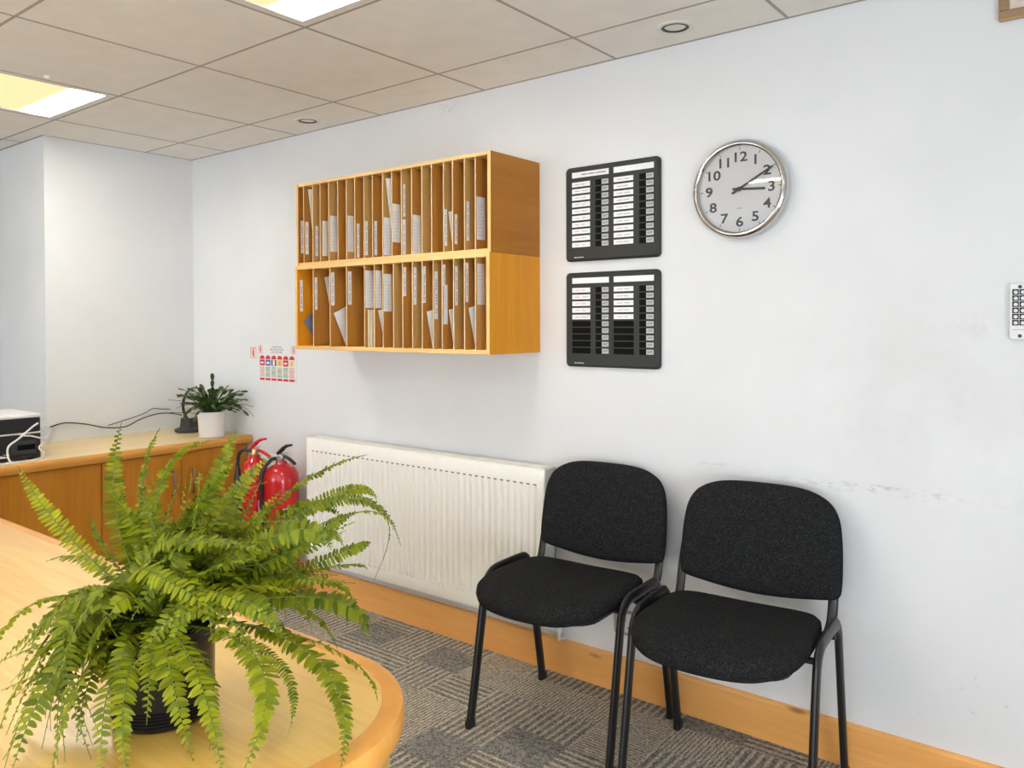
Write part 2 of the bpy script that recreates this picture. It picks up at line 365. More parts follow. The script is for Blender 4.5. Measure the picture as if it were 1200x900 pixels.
# ------------------------------------------------------------------ mesh helpers
class MB:
    """collects shapes of one part, then links them as one mesh object"""
    def __init__(s): s.v = []; s.f = []; s.m = []; s.mi = 0
    def add(s, vs, fs):
        b = len(s.v); s.v += [tuple(v) for v in vs]
        s.f += [tuple(b + i for i in f) for f in fs]; s.m += [s.mi] * len(fs); return s
    def box(s, x0, x1, y0, y1, z0, z1, M=None):
        vs = [Vector((x, y, z)) for x in (x0, x1) for y in (y0, y1) for z in (z0, z1)]
        if M is not None: vs = [M @ v for v in vs]
        return s.add(vs, [(0, 1, 3, 2), (4, 6, 7, 5), (0, 4, 5, 1), (2, 3, 7, 6), (0, 2, 6, 4), (1, 5, 7, 3)])
    def prism(s, poly, lo, hi, axis='z'):
        def P(a, b, c): return {'z': (a, b, c), 'y': (a, c, b), 'x': (c, a, b)}[axis]
        n = len(poly)
        vs = [P(a, b, lo) for a, b in poly] + [P(a, b, hi) for a, b in poly]
        fs = [tuple(range(n - 1, -1, -1)), tuple(range(n, 2 * n))] + [(i, (i + 1) % n, n + (i + 1) % n, n + i) for i in range(n)]
        return s.add(vs, fs)
    def rings(s, rs, cap0=True, cap1=True):
        n = len(rs[0]); vs = [p for r in rs for p in r]; fs = []
        for k in range(len(rs) - 1):
            for i in range(n):
                fs.append((k * n + i, k * n + (i + 1) % n, (k + 1) * n + (i + 1) % n, (k + 1) * n + i))
        if cap0: fs.append(tuple(range(n - 1, -1, -1)))
        if cap1: fs.append(tuple(range((len(rs) - 1) * n, len(rs) * n)))
        return s.add(vs, fs)
    def lathe(s, prof, seg=32, M=None, cap=True):
        rs = [[Vector((r * math.cos(2 * math.pi * i / seg), r * math.sin(2 * math.pi * i / seg), z)) for i in range(seg)] for r, z in prof]
        if M is not None: rs = [[M @ p for p in r] for r in rs]
        return s.rings(rs, cap, cap)
    def tube(s, pts, ra, rb=None, seg=10, ref=None, cap=True):
        """pts: path; section is an ellipse, ra along the ref-side axis, rb across it"""
        rb = ra if rb is None else rb
        pts = [Vector(p) for p in pts]; rs = []; n = len(pts); prev = None
        for i, p in enumerate(pts):
            t = (pts[min(i + 1, n - 1)] - pts[max(i - 1, 0)]).normalized()
            if ref is not None: a = Vector(ref) - t * t.dot(Vector(ref))
            elif prev is None: a = t.orthogonal()
            else: a = prev - t * t.dot(prev)
            a = a.normalized(); prev = a; b = t.cross(a)
            ka = ra[i] if isinstance(ra, (list, tuple)) else ra; kb = rb[i] if isinstance(rb, (list, tuple)) else rb
            rs.append([p + a * ka * math.cos(2 * math.pi * j / seg) + b * kb * math.sin(2 * math.pi * j / seg) for j in range(seg)])
        return s.rings(rs, cap, cap)
    def build(s, name, mats, parent=None, smooth=False, bevel=0.0, bseg=2, loc=None, rotz=None):
        me = bpy.data.meshes.new(name)
        me.from_pydata(s.v, [], s.f)
        for m in (mats if isinstance(mats, (list, tuple)) else [mats]):
            me.materials.append(MAT[m] if isinstance(m, str) else m)
        me.polygons.foreach_set('material_index', s.m)
        bm = bmesh.new(); bm.from_mesh(me); bmesh.ops.recalc_face_normals(bm, faces=bm.faces[:]); bm.to_mesh(me); bm.free()
        if smooth: me.polygons.foreach_set('use_smooth', [True] * len(me.polygons))
        o = bpy.data.objects.new(name, me); COL.objects.link(o)
        if parent is not None: o.parent = parent
        if loc is not None: o.location = loc
        if rotz is not None: o.rotation_euler = (0, 0, rotz)
        if bevel:
            b = o.modifiers.new('bevel', 'BEVEL'); b.width = bevel; b.segments = bseg; b.limit_method = 'ANGLE'; b.angle_limit = R(40)
        if smooth:
            try:
                with bpy.context.temp_override(object=o, active_object=o, selected_objects=[o], selected_editable_objects=[o]):
                    bpy.ops.object.shade_smooth_by_angle(angle=R(42))
            except Exception:
                pass
        return o

def spline(pts, n=8, closed=False):
    """Catmull-Rom through points of any dimension"""
    P = [Vector(p) for p in pts]; out = []; m = len(P)
    for i in range(m if closed else m - 1):
        if closed: a, b, c, d = P[(i - 1) % m], P[i], P[(i + 1) % m], P[(i + 2) % m]
        else: a, b, c, d = P[max(i - 1, 0)], P[i], P[i + 1], P[min(i + 2, m - 1)]
        for k in range(n):
            t = k / n
            out.append(0.5 * ((2 * b) + (c - a) * t + (2 * a - 5 * b + 4 * c - d) * t * t + (3 * b - a - 3 * c + d) * t ** 3))
    if not closed: out.append(P[-1])
    return out

def roundrect(x0, x1, y0, y1, r, n=6):
    out = []
    for cx, cy, a0 in ((x1 - r, y1 - r, 0), (x0 + r, y1 - r, 90), (x0 + r, y0 + r, 180), (x1 - r, y0 + r, 270)):
        for k in range(n + 1):
            a = R(a0 + 90 * k / n); out.append((cx + r * math.cos(a), cy + r * math.sin(a)))
    return out

def tag(o, label=None, cat=None, group=None, kind=None):
    if label: o['label'] = label
    if cat: o['category'] = cat
    if group: o['group'] = group
    if kind: o['kind'] = kind
    return o

def thing(name, label, cat, loc=(0, 0, 0), rotz=0.0, group=None):
    o = bpy.data.objects.new(name, None); COL.objects.link(o)
    o.empty_display_size = 0.1; o.location = loc; o.rotation_euler = (0, 0, rotz)
    return tag(o, label, cat, group)

def struct(name, mb, mats, **kw):
    return tag(mb.build(name, mats, **kw), kind='structure')

def copy_thing(root):
    r = root.copy(); COL.objects.link(r)
    for ch in list(root.children):
        c = ch.copy(); COL.objects.link(c); c.parent = r
        for g in list(ch.children):
            d = g.copy(); COL.objects.link(d); d.parent = c
    return r

_glyphs = {}
def text_into(mb, body, M, size, mi=0, align='CENTER', sx=1.0, bold=0.0):
    """flat lettering: M maps (x right, y up, 0) to its place"""
    key = (body, align, bold)
    if key not in _glyphs:
        cu = bpy.data.curves.new('lettering', 'FONT'); cu.body = body; cu.align_x = align; cu.align_y = 'CENTER'; cu.resolution_u = 3; cu.offset = bold
        o = bpy.data.objects.new('lettering', cu); COL.objects.link(o)
        dg = bpy.context.evaluated_depsgraph_get(); dg.update()
        me = bpy.data.meshes.new_from_object(o.evaluated_get(dg))
        _glyphs[key] = ([v.co.copy() for v in me.vertices], [tuple(p.vertices) for p in me.polygons])
        bpy.data.meshes.remove(me); bpy.data.objects.remove(o, do_unlink=True); bpy.data.curves.remove(cu)
    vs, fs = _glyphs[key]
    old = mb.mi; mb.mi = mi
    mb.add([M @ Vector((v.x * size * sx, v.y * size, 0)) for v in vs], fs)
    mb.mi = old

def wallM(x, y, z):
    """a frame on a wall facing -y: local x right, y up, z out of the wall"""
    return Matrix(((1, 0, 0, x), (0, 0, -1, y), (0, 1, 0, z), (0, 0, 0, 1)))

# ------------------------------------------------------------------ the room
XL, XR, YF, H = -4.21, 1.6, -5.2, 2.22
XA = -6.2          # far side of the alcove behind the counter
YA = -0.7785       # return of the left wall
struct('floor', MB().box(XA - .1, XR + .1, YF - .1, 0.1, -0.1, 0.0), 'carpet')
struct('wall_back', MB().box(XL - .02, XR + .1, 0.0, 0.1, 0.0, H + .1), 'wall_main')
struct('wall_left', MB().box(XA - .1, XL, YA, 0.1, 0.0, H + .1), 'wall')
struct('wall_alcove', MB().box(XA - .1, XA, YF, YA, 0.0, H + .1), 'wall')
WR = (-3.5, -1.9)
struct('wall_right', MB().box(XR, XR + .1, YF, WR[0], 0.0, H + .1).box(XR, XR + .1, WR[1], 0.0, 0.0, H + .1).box(XR, XR + .1, WR[0], WR[1], 0.0, .06).box(XR, XR + .1, WR[0], WR[1], 1.22, H + .1), 'wall')
w = MB()
w.box(XR + .02, XR + .07, WR[0], WR[1], .06, .11); w.box(XR + .02, XR + .07, WR[0], WR[1], 1.17, 1.22)
for y in (WR[0], (WR[0] + WR[1]) / 2 - .025, WR[1] - .05): w.box(XR + .02, XR + .07, y, y + .05, .06, 1.22)
struct('window_3', w, 'white_plastic')  # unseen opening, added to let low daylight in from the right
wf = MB()
WX = [(-4.3, -2.1), (-0.75, 1.45)]; WZ = (0.55, 1.75)
xs = [XA - .1, WX[0][0], WX[0][1], WX[1][0], WX[1][1], XR + .1]
for i in range(5):
    if i % 2 == 0: wf.box(xs[i], xs[i + 1], YF - .1, YF, 0, H + .1)
    else:
        wf.box(xs[i], xs[i + 1], YF - .1, YF, 0, WZ[0]); wf.box(xs[i], xs[i + 1], YF - .1, YF, WZ[1], H + .1)
struct('wall_front', wf, 'wall')
for k, (a, b) in enumerate(WX):
    w = MB()
    w.box(a, b, YF - .07, YF - .02, WZ[0], WZ[0] + .05); w.box(a, b, YF - .07, YF - .02, WZ[1] - .05, WZ[1])
    for x in (a, (a + b) / 2 - .025, b - .05): w.box(x, x + .05, YF - .07, YF - .02, WZ[0], WZ[1])
    struct('window_%d' % (k + 1), w, 'white_plastic')

# ceiling: lay-in tiles on a grid, with openings where light panels sit
GX0, GY0, T = -3.249, -0.2744, 0.6
GX = [XA - .1] + [GX0 + T * k for k in range(-4, 9) if XA < GX0 + T * k < XR] + [XR]
GY = [0.0] + [GY0 - T * j for j in range(0, 9) if GY0 - T * j > YF] + [YF]
PANELS = [(-1, 1), (2, 1), (-1, 4), (2, 4), (5, 4), (-1, 7), (2, 7), (5, 7)]       # (column, row) of the light panels
def panel_rect(k, j):
    x0 = GX0 + T * k; y1 = GY0 - T * j
    return x0, x0 + T, y1 - T, y1
prects = [panel_rect(k, j) for k, j in PANELS]
ce = MB()
for i in range(len(GX) - 1):
    for j in range(len(GY) - 1):
        x0, x1, y1, y0 = GX[i], GX[i + 1], GY[j], GY[j + 1]
        if any(abs(x0 - p[0]) < .01 and abs(y1 - p[3]) < .01 for p in prects): continue
        g_ = .0046
        ce.box(x0 + g_, x1 - g_, y0 + g_, y1 - g_, H, H + .022)
ce.box(XA - .1, XR + .1, YF - .1, .1, H + .12, H + .16)
struct('ceiling', ce, 'ceiling')
gr = MB(); hw = 0.0052  # narrow dark strips stand in for the shadow lines along the bars
for x in GX[1:-1]: gr.box(x - hw, x + hw, YF, 0, H - .0008, H + .03)
for y in GY[1:-1]: gr.box(XA, XR, y - hw, y + hw, H - .0004, H + .03)
gr.box(XL, XR, -.012, 0, H - .0005, H + .03); gr.box(XL, XL + .012, YA, 0, H - .0005, H + .03); gr.box(XA, XL + .012, YA - .012, YA, H - .0005, H + .03)
struct('trim_1', gr, 'tbar_shadow')
# skirting board of knotty pine, with a planed top
sk = MB(); sk.prism([(-.0, 0), (-.020, 0), (-.020, .118), (-.014, .125), (0, .125)], XL, XR, 'x')
struct('baseboard_back', sk, 'pine')
struct('trim_2', MB().box(XL - .001, XL + .007, YA - .004, YA + .016, .70, H), 'wall')   # cable cover on the corner
# ------------------------------------------------------------------ ceiling light panels, downlights, sensor
LP_LABEL = {(-1, 1): 'lit square ceiling panel above the dark box on the counter', (2, 1): 'lit square ceiling panel nearest the pigeonholes, cut by the photo top edge'}
def light_panel(k, j):
    x0, x1, y0, y1 = panel_rect(k, j)
    cx, cy = (x0 + x1) / 2, (y0 + y1) / 2
    t = thing('ceiling_light', LP_LABEL.get((k, j), 'lit square ceiling panel in the row behind the camera'), 'ceiling light', (cx, cy, H), 0,
              'ceiling light panels')
    a, b = .2935, .262
    fr = MB()
    for sx in (0, 1):
        for p in ((-a, -b), (b, a)):
            if sx: fr.box(p[0], p[1], -a, a, -.001, .012)
            else: fr.box(-b, b, p[0], p[1], -.001, .012)
    fr.box(-a, a, -a, a, .080, .085)
    for p in ((-a, -a + .004), (a - .004, a)): fr.box(p[0], p[1], -a, a, .012, .08); fr.box(-a, a, p[0], p[1], .012, .08)
    fr.build('frame', 'white_metal', t)
    ln = MB().box(-.285, .285, -.285, .285, .006, .009)
    o = ln.build('lens', 'lens', t)
    return t
for _k, _j in PANELS: light_panel(_k, _j)

def downlight(x, y, label):
    t = thing('downlight', label, 'ceiling light', (x, y, H), 0, 'recessed downlights')
    MB().lathe([(.058, .0), (.058, -.004), (.050, -.006), (.043, -.004), (.043, .0)], 40, cap=False).build('bezel', 'white_metal', t, smooth=True)
    MB().lathe([(.043, -.003), (.036, -.005), (.033, .0), (.030, .003)], 40, cap=False).build('trim_ring', 'grey_plastic', t, smooth=True)
    MB().lathe([(.031, .002), (.018, .0035), (.0001, .004)], 32).build('lamp_glass', 'lamp_grey', t, smooth=True)
downlight(-1.150, -.152, 'unlit round downlight in the ceiling nearest above the clock')
downlight(-2.978, -.150, 'unlit round downlight in the ceiling left of the pigeonholes')
t = thing('ceiling_sensor', 'tiny round white stud on the ceiling beside the lit panel', 'sensor', (-3.194, -1.169, H))
MB().lathe([(.0001, -.010), (.007, -.010), (.010, -.005), (.011, .002)], 20).build('body', 'white_plastic', t, smooth=True)

# ------------------------------------------------------------------ pigeonholes
UPL= [(1, -0.2792, -0.2656, 1.6027, 1.7436), (2, -0.2837, -0.2679, 1.5962, 1.7358), (3, -0.2775, -0.264, 1.5858, 1.7131), (4, -0.2806, -0.2535, 1.5834, 1.7313), (5, -0.285, -0.2489, 1.5982, 1.7482), (7, -0.2851, -0.2534, 1.5916, 1.7384), (8, -0.2817, -0.2691, 1.564, 1.7023), (9, -0.2866, -0.273, 1.5711, 1.7078), (10, -0.2821, -0.2685, 1.5687, 1.7042), (11, -0.2865, -0.2502, 1.5659, 1.7135), (12, -0.288, -0.2484, 1.6128, 1.7621), (13, -0.2825, -0.272, 1.707, 1.8314), (13, -0.2866, -0.2707, 1.5628, 1.6971), (14, -0.2866, -0.2453, 1.5605, 1.71), (17, -0.288, -0.2744, 1.5817, 1.7162), (18, -0.2818, -0.2679, 1.5856, 1.6942), (19, -0.2816, -0.2677, 1.5942, 1.7352), (20, -0.2849, -0.2402, 1.5948, 1.7469)]
LOL= [(1, -0.2856, -0.2721, 1.3502, 1.4873), (2, -0.2923, -0.2789, 1.3562, 1.4938), (3, -0.2945, -0.2766, 1.3726, 1.511), (4, -0.2924, -0.2744, 1.3744, 1.5103), (5, -0.2948, -0.2518, 1.3591, 1.5096), (6, -0.2948, -0.2609, 1.3582, 1.5069), (7, -0.2954, -0.2546, 1.3442, 1.4915), (9, -0.296, -0.2821, 1.4016, 1.5125), (10, -0.2936, -0.28, 1.3681, 1.5103), (11, -0.296, -0.2818, 1.3736, 1.511), (12, -0.2935, -0.2775, 1.3126, 1.4896), (13, -0.296, -0.2835, 1.4343, 1.5125), (13, -0.2934, -0.2727, 1.2936, 1.4377), (14, -0.2929, -0.2791, 1.3616, 1.5038), (15, -0.2938, -0.2799, 1.373, 1.5136), (16, -0.2907, -0.2508, 1.3632, 1.5089)]
UPS= [(2, -2.8102, -0.2801, 1.873, -0.2589, 1.6994), (11, -2.3162, -0.2899, 1.8627, -0.2683, 1.7122), (17, -1.9916, -0.2834, 1.7052, -0.2633, 1.5915)]
LOS= [(1, -2.8516, -0.2776, 1.3094, -0.2258, 1.242), (2, -2.7379, -0.2541, 1.4946, -0.2253, 1.3749), (3, -2.6287, -0.2942, 1.3404, -0.2294, 1.2044), (5, -2.4153, -0.2885, 1.3519, -0.2711, 1.2667), (6, -2.3578, -0.2956, 1.3478, -0.2736, 1.267), (11, -2.0946, -0.2934, 1.3415, -0.2622, 1.2037), (13, -1.9927, -0.2822, 1.3467, -0.2597, 1.2306), (15, -1.8837, -0.2976, 1.3512, -0.2611, 1.2165)]
XC0, XC1 = -2.8745, -1.7845
UX = [-2.8282, -2.7668, -2.7174, -2.6617, -2.6034, -2.55, -2.4977, -2.4434, -2.3932, -2.3342, -2.2827, -2.2295, -2.1742, -2.1202, -2.0699, -2.0096, -1.9649, -1.9072, -1.856]
LX = [-2.7559, -2.6467, -2.5418, -2.4333, -2.3758, -2.3263, -2.2673, -2.2167, -2.1639, -2.1126, -2.0555, -2.0107, -1.9539, -1.9017, -1.8502]
def pigeonholes(name, label, z0, z1, depth, th, divs, labels, side, tilt):
    t = thing(name, label, 'shelf unit', ((XC0 + XC1) / 2, -depth / 2, z0), 0)
    ox, oy = (XC0 + XC1) / 2, -depth / 2
    h = z1 - z0; w = (XC1 - XC0) / 2; d = depth / 2
    def part(n, mb, m, bev=.0012): return mb.build(n, m, t, bevel=bev)
    part('side_panel', MB().box(w - .016, w, -d + .0005, d - .001, 0, h), side)
    part('side_panel', MB().box(-w, -w + .012, -d + .0005, d - .001, 0, h), side)
    part('top_panel', MB().box(-w + .012, w - .016, -d + .0005, d - .001, h - th, h), 'lipping')
    part('bottom_panel', MB().box(-w + .012, w - .016, -d + .0005, d - .001, 0, th), 'lipping')
    part('back_panel', MB().box(-w + .012, w - .016, d - .007, d - .001, th, h - th), 'divider', 0)
    lp = MB()
    lp.box(w - .0130, w + .0003, -d - .001, -d + .0005, 0, h)
    part('front_lipping', lp, 'lipping_v', 0)
    lp = MB(); lp.box(-w - .0003, -w + .0095, -d - .001, -d + .0005, 0, h)
    part('front_lipping', lp, 'lipping_v', 0)
    X = [XC0 + .012] + list(divs)
    for i, x in enumerate(divs):
        dv = MB(); dv.box(x - ox - .002, x - ox + .002, -d + .0025, d - .007, th, h - th); dv.mi = 1
        dv.box(x - ox - .0021, x - ox + .0021, -d + .0012, -d + .0025, th, h - th)
        tan = (i % 2 == 1) if len(divs) > 16 else (i % 2 == 0 and i >= 6)
        dv.build('divider', ['divider_tan' if tan else 'divider', 'divider_edge'], t)
    for k, ya, yb, za, zb in labels:
        x = (divs[k - 2] + .002) if k > 1 else XC0 + .012
        lb = MB(); lb.box(x - ox, x - ox + .0009, ya - oy, yb - oy, za - z0, zb - z0); lb.mi = 1
        cy = (ya + yb) / 2 - oy
        n = 12
        if yb - ya < .020:     # a name typed up the strip
            for q in range(n):
                if (q * 7 + k * 3) % 5 == 0: continue
                zz = za - z0 + (zb - za) * (.12 + .74 * q / n)
                lb.box(x - ox + .0009, x - ox + .0011, cy - .0026, cy + .0022, zz, zz + (zb - za) * .035)
        else:                  # a typed list
            for q in range(9):
                zz = za - z0 + (zb - za) * (.10 + .085 * q)
                lb.box(x - ox + .0009, x - ox + .0011, ya - oy + .006, yb - oy - .007 - .004 * ((q * 5 + k) % 3), zz, zz + .0012)
        wide = yb - ya > .02
        o = lb.build('typed_list' if wide else 'name_label', ['paper', 'list_ink' if wide else 'grey_ink'], t)
    return t
UZ0, UZ1, UD = 1.5465, 1.900, .292
LZ0, LZ1, LD = 1.1865, 1.5460, .300
pigeonholes('pigeonhole_unit', 'wooden wall pigeonholes with twenty narrow slots, stacked on the lower unit', UZ0, UZ1, UD, .013, UX, UPL, 'ply_h', 0)
pigeonholes('pigeonhole_unit', 'wooden wall pigeonholes with wider slots at the left, under the upper unit', LZ0, LZ1, LD, .016, LX, LOL, 'ply_v', 0)

def sheet(name, spec, floor_z, ceil_z, mat, label, width=.11, fold=False):
    k, x, yt, zt, yb, zb = spec
    T_, B_ = Vector((x, yt, zt)), Vector((x, yb, zb))
    d = (B_ - T_); L = d.length; d.normalize()
    B_ = T_ + d * L
    p = Vector((0, -d.z, d.y))            # deeper into the slot and up
    if p.y < 0: p = -p
    # lower corner reaches the slot floor
    if abs(d.z) > .2:
        s = (B_.z - (floor_z + .0015)) / -d.z
        B_ = B_ + d * s
    wmax = width
    if p.z > 0: wmax = min(width, (ceil_z - .004 - T_.z) / max(p.z, 1e-3))
    wmax = min(wmax, (-.016 - max(T_.y, B_.y)) / max(p.y, .1))
    mb = MB()
    n = 6; rs = []
    for i in range(n + 1):
        f = i / n; bow = .005 * math.sin(math.pi * f) + .004 * f
        rs.append([T_ + p * wmax * f + Vector((bow, 0, 0)), B_ + p * wmax * f + Vector((bow, 0, 0)),
                   B_ + p * wmax * f + Vector((bow + .0012, 0, 0)), T_ + p * wmax * f + Vector((bow + .0012, 0, 0))])
    mb.rings(rs)
    o = mb.build(name, mat)
    return tag(o, label, 'paper', 'papers left in the pigeonholes')
ORD = {1: 'first', 2: 'second', 3: 'third', 5: 'fifth', 6: 'sixth', 11: 'eleventh', 13: 'thirteenth', 15: 'fifteenth', 17: 'seventeenth'}
for sp in UPS:
    sheet('envelope', sp, UZ0 + .013, UZ1 - .013, 'paper', 'white paper poking out of the %s slot from the left, upper pigeonholes' % ORD[sp[0]], .10)
LOS = [(s[0], -2.3935) + s[2:] if s[0] == 5 else s for s in LOS]
for sp in LOS:
    if sp[0] == 1: sheet('envelope', sp, LZ0 + .016, LZ1 - .016, 'paper_blue', 'blue-grey paper leaning in the first wide slot of the lower pigeonholes')
    else: sheet('envelope', sp, LZ0 + .016, LZ1 - .016, 'paper', 'white paper leaning in the %s slot from the left, lower pigeonholes' % ORD[sp[0]])
for i in range(4):
    st = MB().box(-2.4285 + .0055 * i, -2.4255 + .0055 * i, -.286 + .004 * ((i * 3) % 4), -.06, LZ0 + .0163, 1.352 - .004 * ((i * 2) % 3))
    tag(st.build('card_folder', 'paper_cream'), 'cream card folder upright in the fifth slot, lower pigeonholes', 'folder', 'cream folders in the lower pigeonholes')

# ------------------------------------------------------------------ in-and-out boards
def status_board(z0, label, strips, header):
    x0, x1, h = -1.657, -1.2765, .3405
    t = thing('status_board', label, 'notice board', ((x0 + x1) / 2, 0, z0))
    ox = (x0 + x1) / 2
    hw_ = (x1 - x0) / 2
    bk = MB()
    pts = [roundrect(-hw_, hw_, 0, h, .016), roundrect(-hw_, hw_, 0, h, .016), roundrect(-hw_ + .004, hw_ - .004, .004, h - .004, .014), roundrect(-hw_ + .009, hw_ - .009, .008, h - .008, .011)]
    rs = [[Vector((a, y, b)) for a, b in p] for p, y in zip(pts, (-.0005, -.012, -.0165, -.0195))]
    bk.rings(rs); bk.build('backing', 'board', t)
    def rect(n, mb_m, xa, xb, za, zb, ya=-.0207, ink=None):
        mb = MB(); mb.box(xa - ox, xb - ox, ya, -.019, za - z0, zb - z0)
        return mb
    top = z0 + h
    zr = lambda r: top - .0555 - .02415 * r          # top of row r
    cols = [(-1.6253, -1.5486, -1.5263, -1.4716), (-1.4513, -1.3735, -1.3507, -1.2950)]
    for c, (a, b, s0, s1) in enumerate(cols):
        mb = rect('header', None, a, s1, top - .0400, top - .0200); mb.mi = 1
        if header and c == 0:
            for q, (u, v) in enumerate(((.27, .39), (.405, .44), (.455, .62), (.65, .70), (.715, .93))):
                mb.box(a - ox + (s1 - a) * u, a - ox + (s1 - a) * v, -.0211, -.0206, top - .0322 - z0, top - .0277 - z0)
        mb.build('header_strip', ['paper', 'grey_ink'], t)
        for r in range(10):
            z = zr(r)
            MB().box(a - ox - .001, b - ox + .001, -.0200, -.019, z - .0190 - z0, z + .001 - z0).build('name_slot', 'board_slot', t)
            if r < strips:
                mb = MB(); mb.box(a - ox, b - ox, -.0208, -.0198, z - .0172 - z0, z - z0); mb.mi = 1
                L = (b - a)
                mb.box(a - ox + L * .16, a - ox + L * (.40 + .06 * ((r * 3 + c) % 3)), -.0211, -.0207, z - .0102 - z0, z - .0078 - z0)
                mb.box(a - ox + L * (.50 + .05 * ((r + c) % 2)), a - ox + L * (.72 + .07 * ((r * 2 + c) % 3)), -.0211, -.0207, z - .0102 - z0, z - .0078 - z0)
                mb.build('name_strip', ['paper', 'brown_ink'], t)
            MB().box(s0 - ox, s1 - ox, -.0200, -.019, z - .0190 - z0, z + .001 - z0).build('slider_slot', 'board_slot', t)
            mb = MB(); mb.box(s0 - ox + (s1 - s0) * .50, s1 - ox - .0006, -.0225, -.0198, z - .0176 - z0, z - .0004 - z0)
            cx = s0 - ox + (s1 - s0) * .745
            text_into(mb, 'OUT', wallM(cx, -.0227, z - .009 - z0), .0092, 1, bold=.02)
            mb.build('slider', ['slider', 'ink'], t)
    mb = MB()
    for u, v in ((0, .25), (.30, .48), (.53, .80), (.85, 1.0)):
        mb.box(-1.617 + .04 * u - ox, -1.617 + .04 * v - ox, -.0203, -.019, .012, .0155)
    mb.build('maker_mark', 'slider', t)
    return t
status_board(1.5195, 'dark grey in-and-out board full of white name strips, the upper one', 10, True)
status_board(1.1385, 'dark grey in-and-out board with its lower name slots empty, under the other', 5, False)

# ------------------------------------------------------------------ wall clock
ck = thing('wall_clock', 'round chrome wall clock with white face and black numerals', 'clock', (-.9935, 0, 1.7150))
Mc = wallM(0, 0, 0)
rim = MB(); rim.lathe([(.142, .0005), (.150, .004), (.1555, .014), (.1560, .021), (.1545, .029), (.1505, .036), (.1455, .0405), (.1405, .0415), (.1370, .0395), (.1350, .036), (.1345, .0225)], 96, Mc, cap=False)
rim.build('rim', 'chrome', ck, smooth=True)
fc = MB(); fc.lathe([(.138, .003), (.138, .0215), (.1364, .0225), (.0001, .0225)], 96, Mc); fc.mi = 1
for k in range(60):
    a = R(90 - 6 * k); big = k % 5 == 0
    r0, r1, hw2 = (.1225, .1315, .0011) if big else (.1285, .1312, .0004)
    d = Vector((math.cos(a), math.sin(a), 0)); s_ = Vector((-d.y, d.x, 0)) * hw2
    z_ = Vector((0, 0, .0229))
    fc.add([Mc @ (d * r0 - s_ + z_), Mc @ (d * r1 - s_ + z_), Mc @ (d * r1 + s_ + z_), Mc @ (d * r0 + s_ + z_)], [(0, 1, 2, 3)])
fc.build('dial', ['clock_face', 'ink'], ck)
nm = MB()
for k in range(1, 13):
    a = R(90 - 30 * k); rr = .1015
    text_into(nm, str(k), Mc @ Matrix.Translation((math.cos(a) * rr, math.sin(a) * rr - .002, .0231)), .0425, 0, sx=1.22, bold=.018)
for q in (-.0075, -.0025, .0025, .0065): nm.box(q - .0016, q + .0016, -.0231, -.0229, -.0605, -.0590)
nm.build('numerals', 'ink', ck)
def hand(name, ang, L, tail, w0, w1, z):
    a = R(ang); d = Vector((math.cos(a), math.sin(a), 0)); s_ = Vector((-d.y, d.x, 0))
    mb = MB(); vs = []
    for zz in (z, z + .0012):
        for q, ww in ((-tail, w0), (L, w1)):
            for sg in (-1, 1): vs.append(Mc @ (d * q + s_ * ww * sg + Vector((0, 0, zz))))
    mb.add(vs, [(0, 1, 3, 2), (4, 6, 7, 5), (0, 2, 6, 4), (1, 5, 7, 3), (0, 4, 5, 1), (2, 3, 7, 6)])
    mb.build(name, 'ink', ck)
hand('hour_hand', -4, .083, .022, .0036, .0036, .026)
hand('minute_hand', 29, .122, .026, .0033, .0028, .0285)
MB().lathe([(.007, .0225), (.007, .031), (.0001, .0312)], 20, Mc).build('hub', 'ink', ck, smooth=True)
MB().lathe([(.1368, .0365), (.1368, .0378), (.0001, .0390)], 64, Mc).build('glass', 'glass', ck, smooth=True)

# ------------------------------------------------------------------ push-button panel and picture frame at the right edge
bp = thing('button_panel', 'white wall panel with rows of round white push buttons', 'control panel', (-.2255, 0, 1.252))
mb = MB(); mb.rings([[Vector((a, y, b)) for a, b in roundrect(-.0455 + q, .0455 - q, q, .1435 - q, .004)] for y, q in ((-.0005, 0), (-.016, 0), (-.0185, .002))])
mb.build('plate', 'white_plastic', bp)
for r in range(6):
    for c in range(5):
        x = -.0318 + .0158 * c; z = .1215 - .0158 * r
        mb = MB(); mb.box(x - .0072, x + .0072, -.0195, -.0183, z - .0072, z + .0072); mb.mi = 1
        mb.lathe([(.0046, .0195), (.0046, .0225), (.0030, .0235), (.0001, .0236)], 14, wallM(x + .0006, 0, z - .0006))
        mb.build('push_button', ['ink', 'white_plastic'], bp)
mb = MB()
for x in (-.022, .022):
    for z in (.0085, .1348):
        mb2 = MB(); mb2.lathe([(.0045, .018), (.0045, .0198), (.0025, .0202), (.0022, .0192), (.0001, .0192)], 14, wallM(x, 0, z)); mb2.build('screw', 'grey_plastic', bp, smooth=True)
mb = MB()
for q in range(7): mb.box(-.038 + .005 * q, -.0345 + .005 * q, -.0190, -.0184, .0235, .0252)
mb.build('caption', 'grey_ink', bp)

pf = thing('picture_frame', 'brown picture frame corner high up at the right edge', 'picture', (-.05, 0, 2.077))
W2 = .249
mb = MB()
for a in ((-W2, W2, 0, .026), ):
    mb.box(a[0], a[1], -.018, -.0005, a[2], a[3]); mb.box(-W2, W2, -.018, -.0005, .111, .137)
mb.box(-W2, -W2 + .024, -.018, -.0005, .026, .111); mb.box(W2 - .024, W2, -.018, -.0005, .026, .111)
mb.build('frame', 'frame_wood', pf, bevel=.004)
MB().box(-W2 + .02, W2 - .02, -.010, -.002, .02, .117).build('mount', 'mount', pf)
MB().box(-W2, W2, -.0205, -.0160, -.001, .0045).build('bottom_edge', 'brass', pf, bevel=.001)

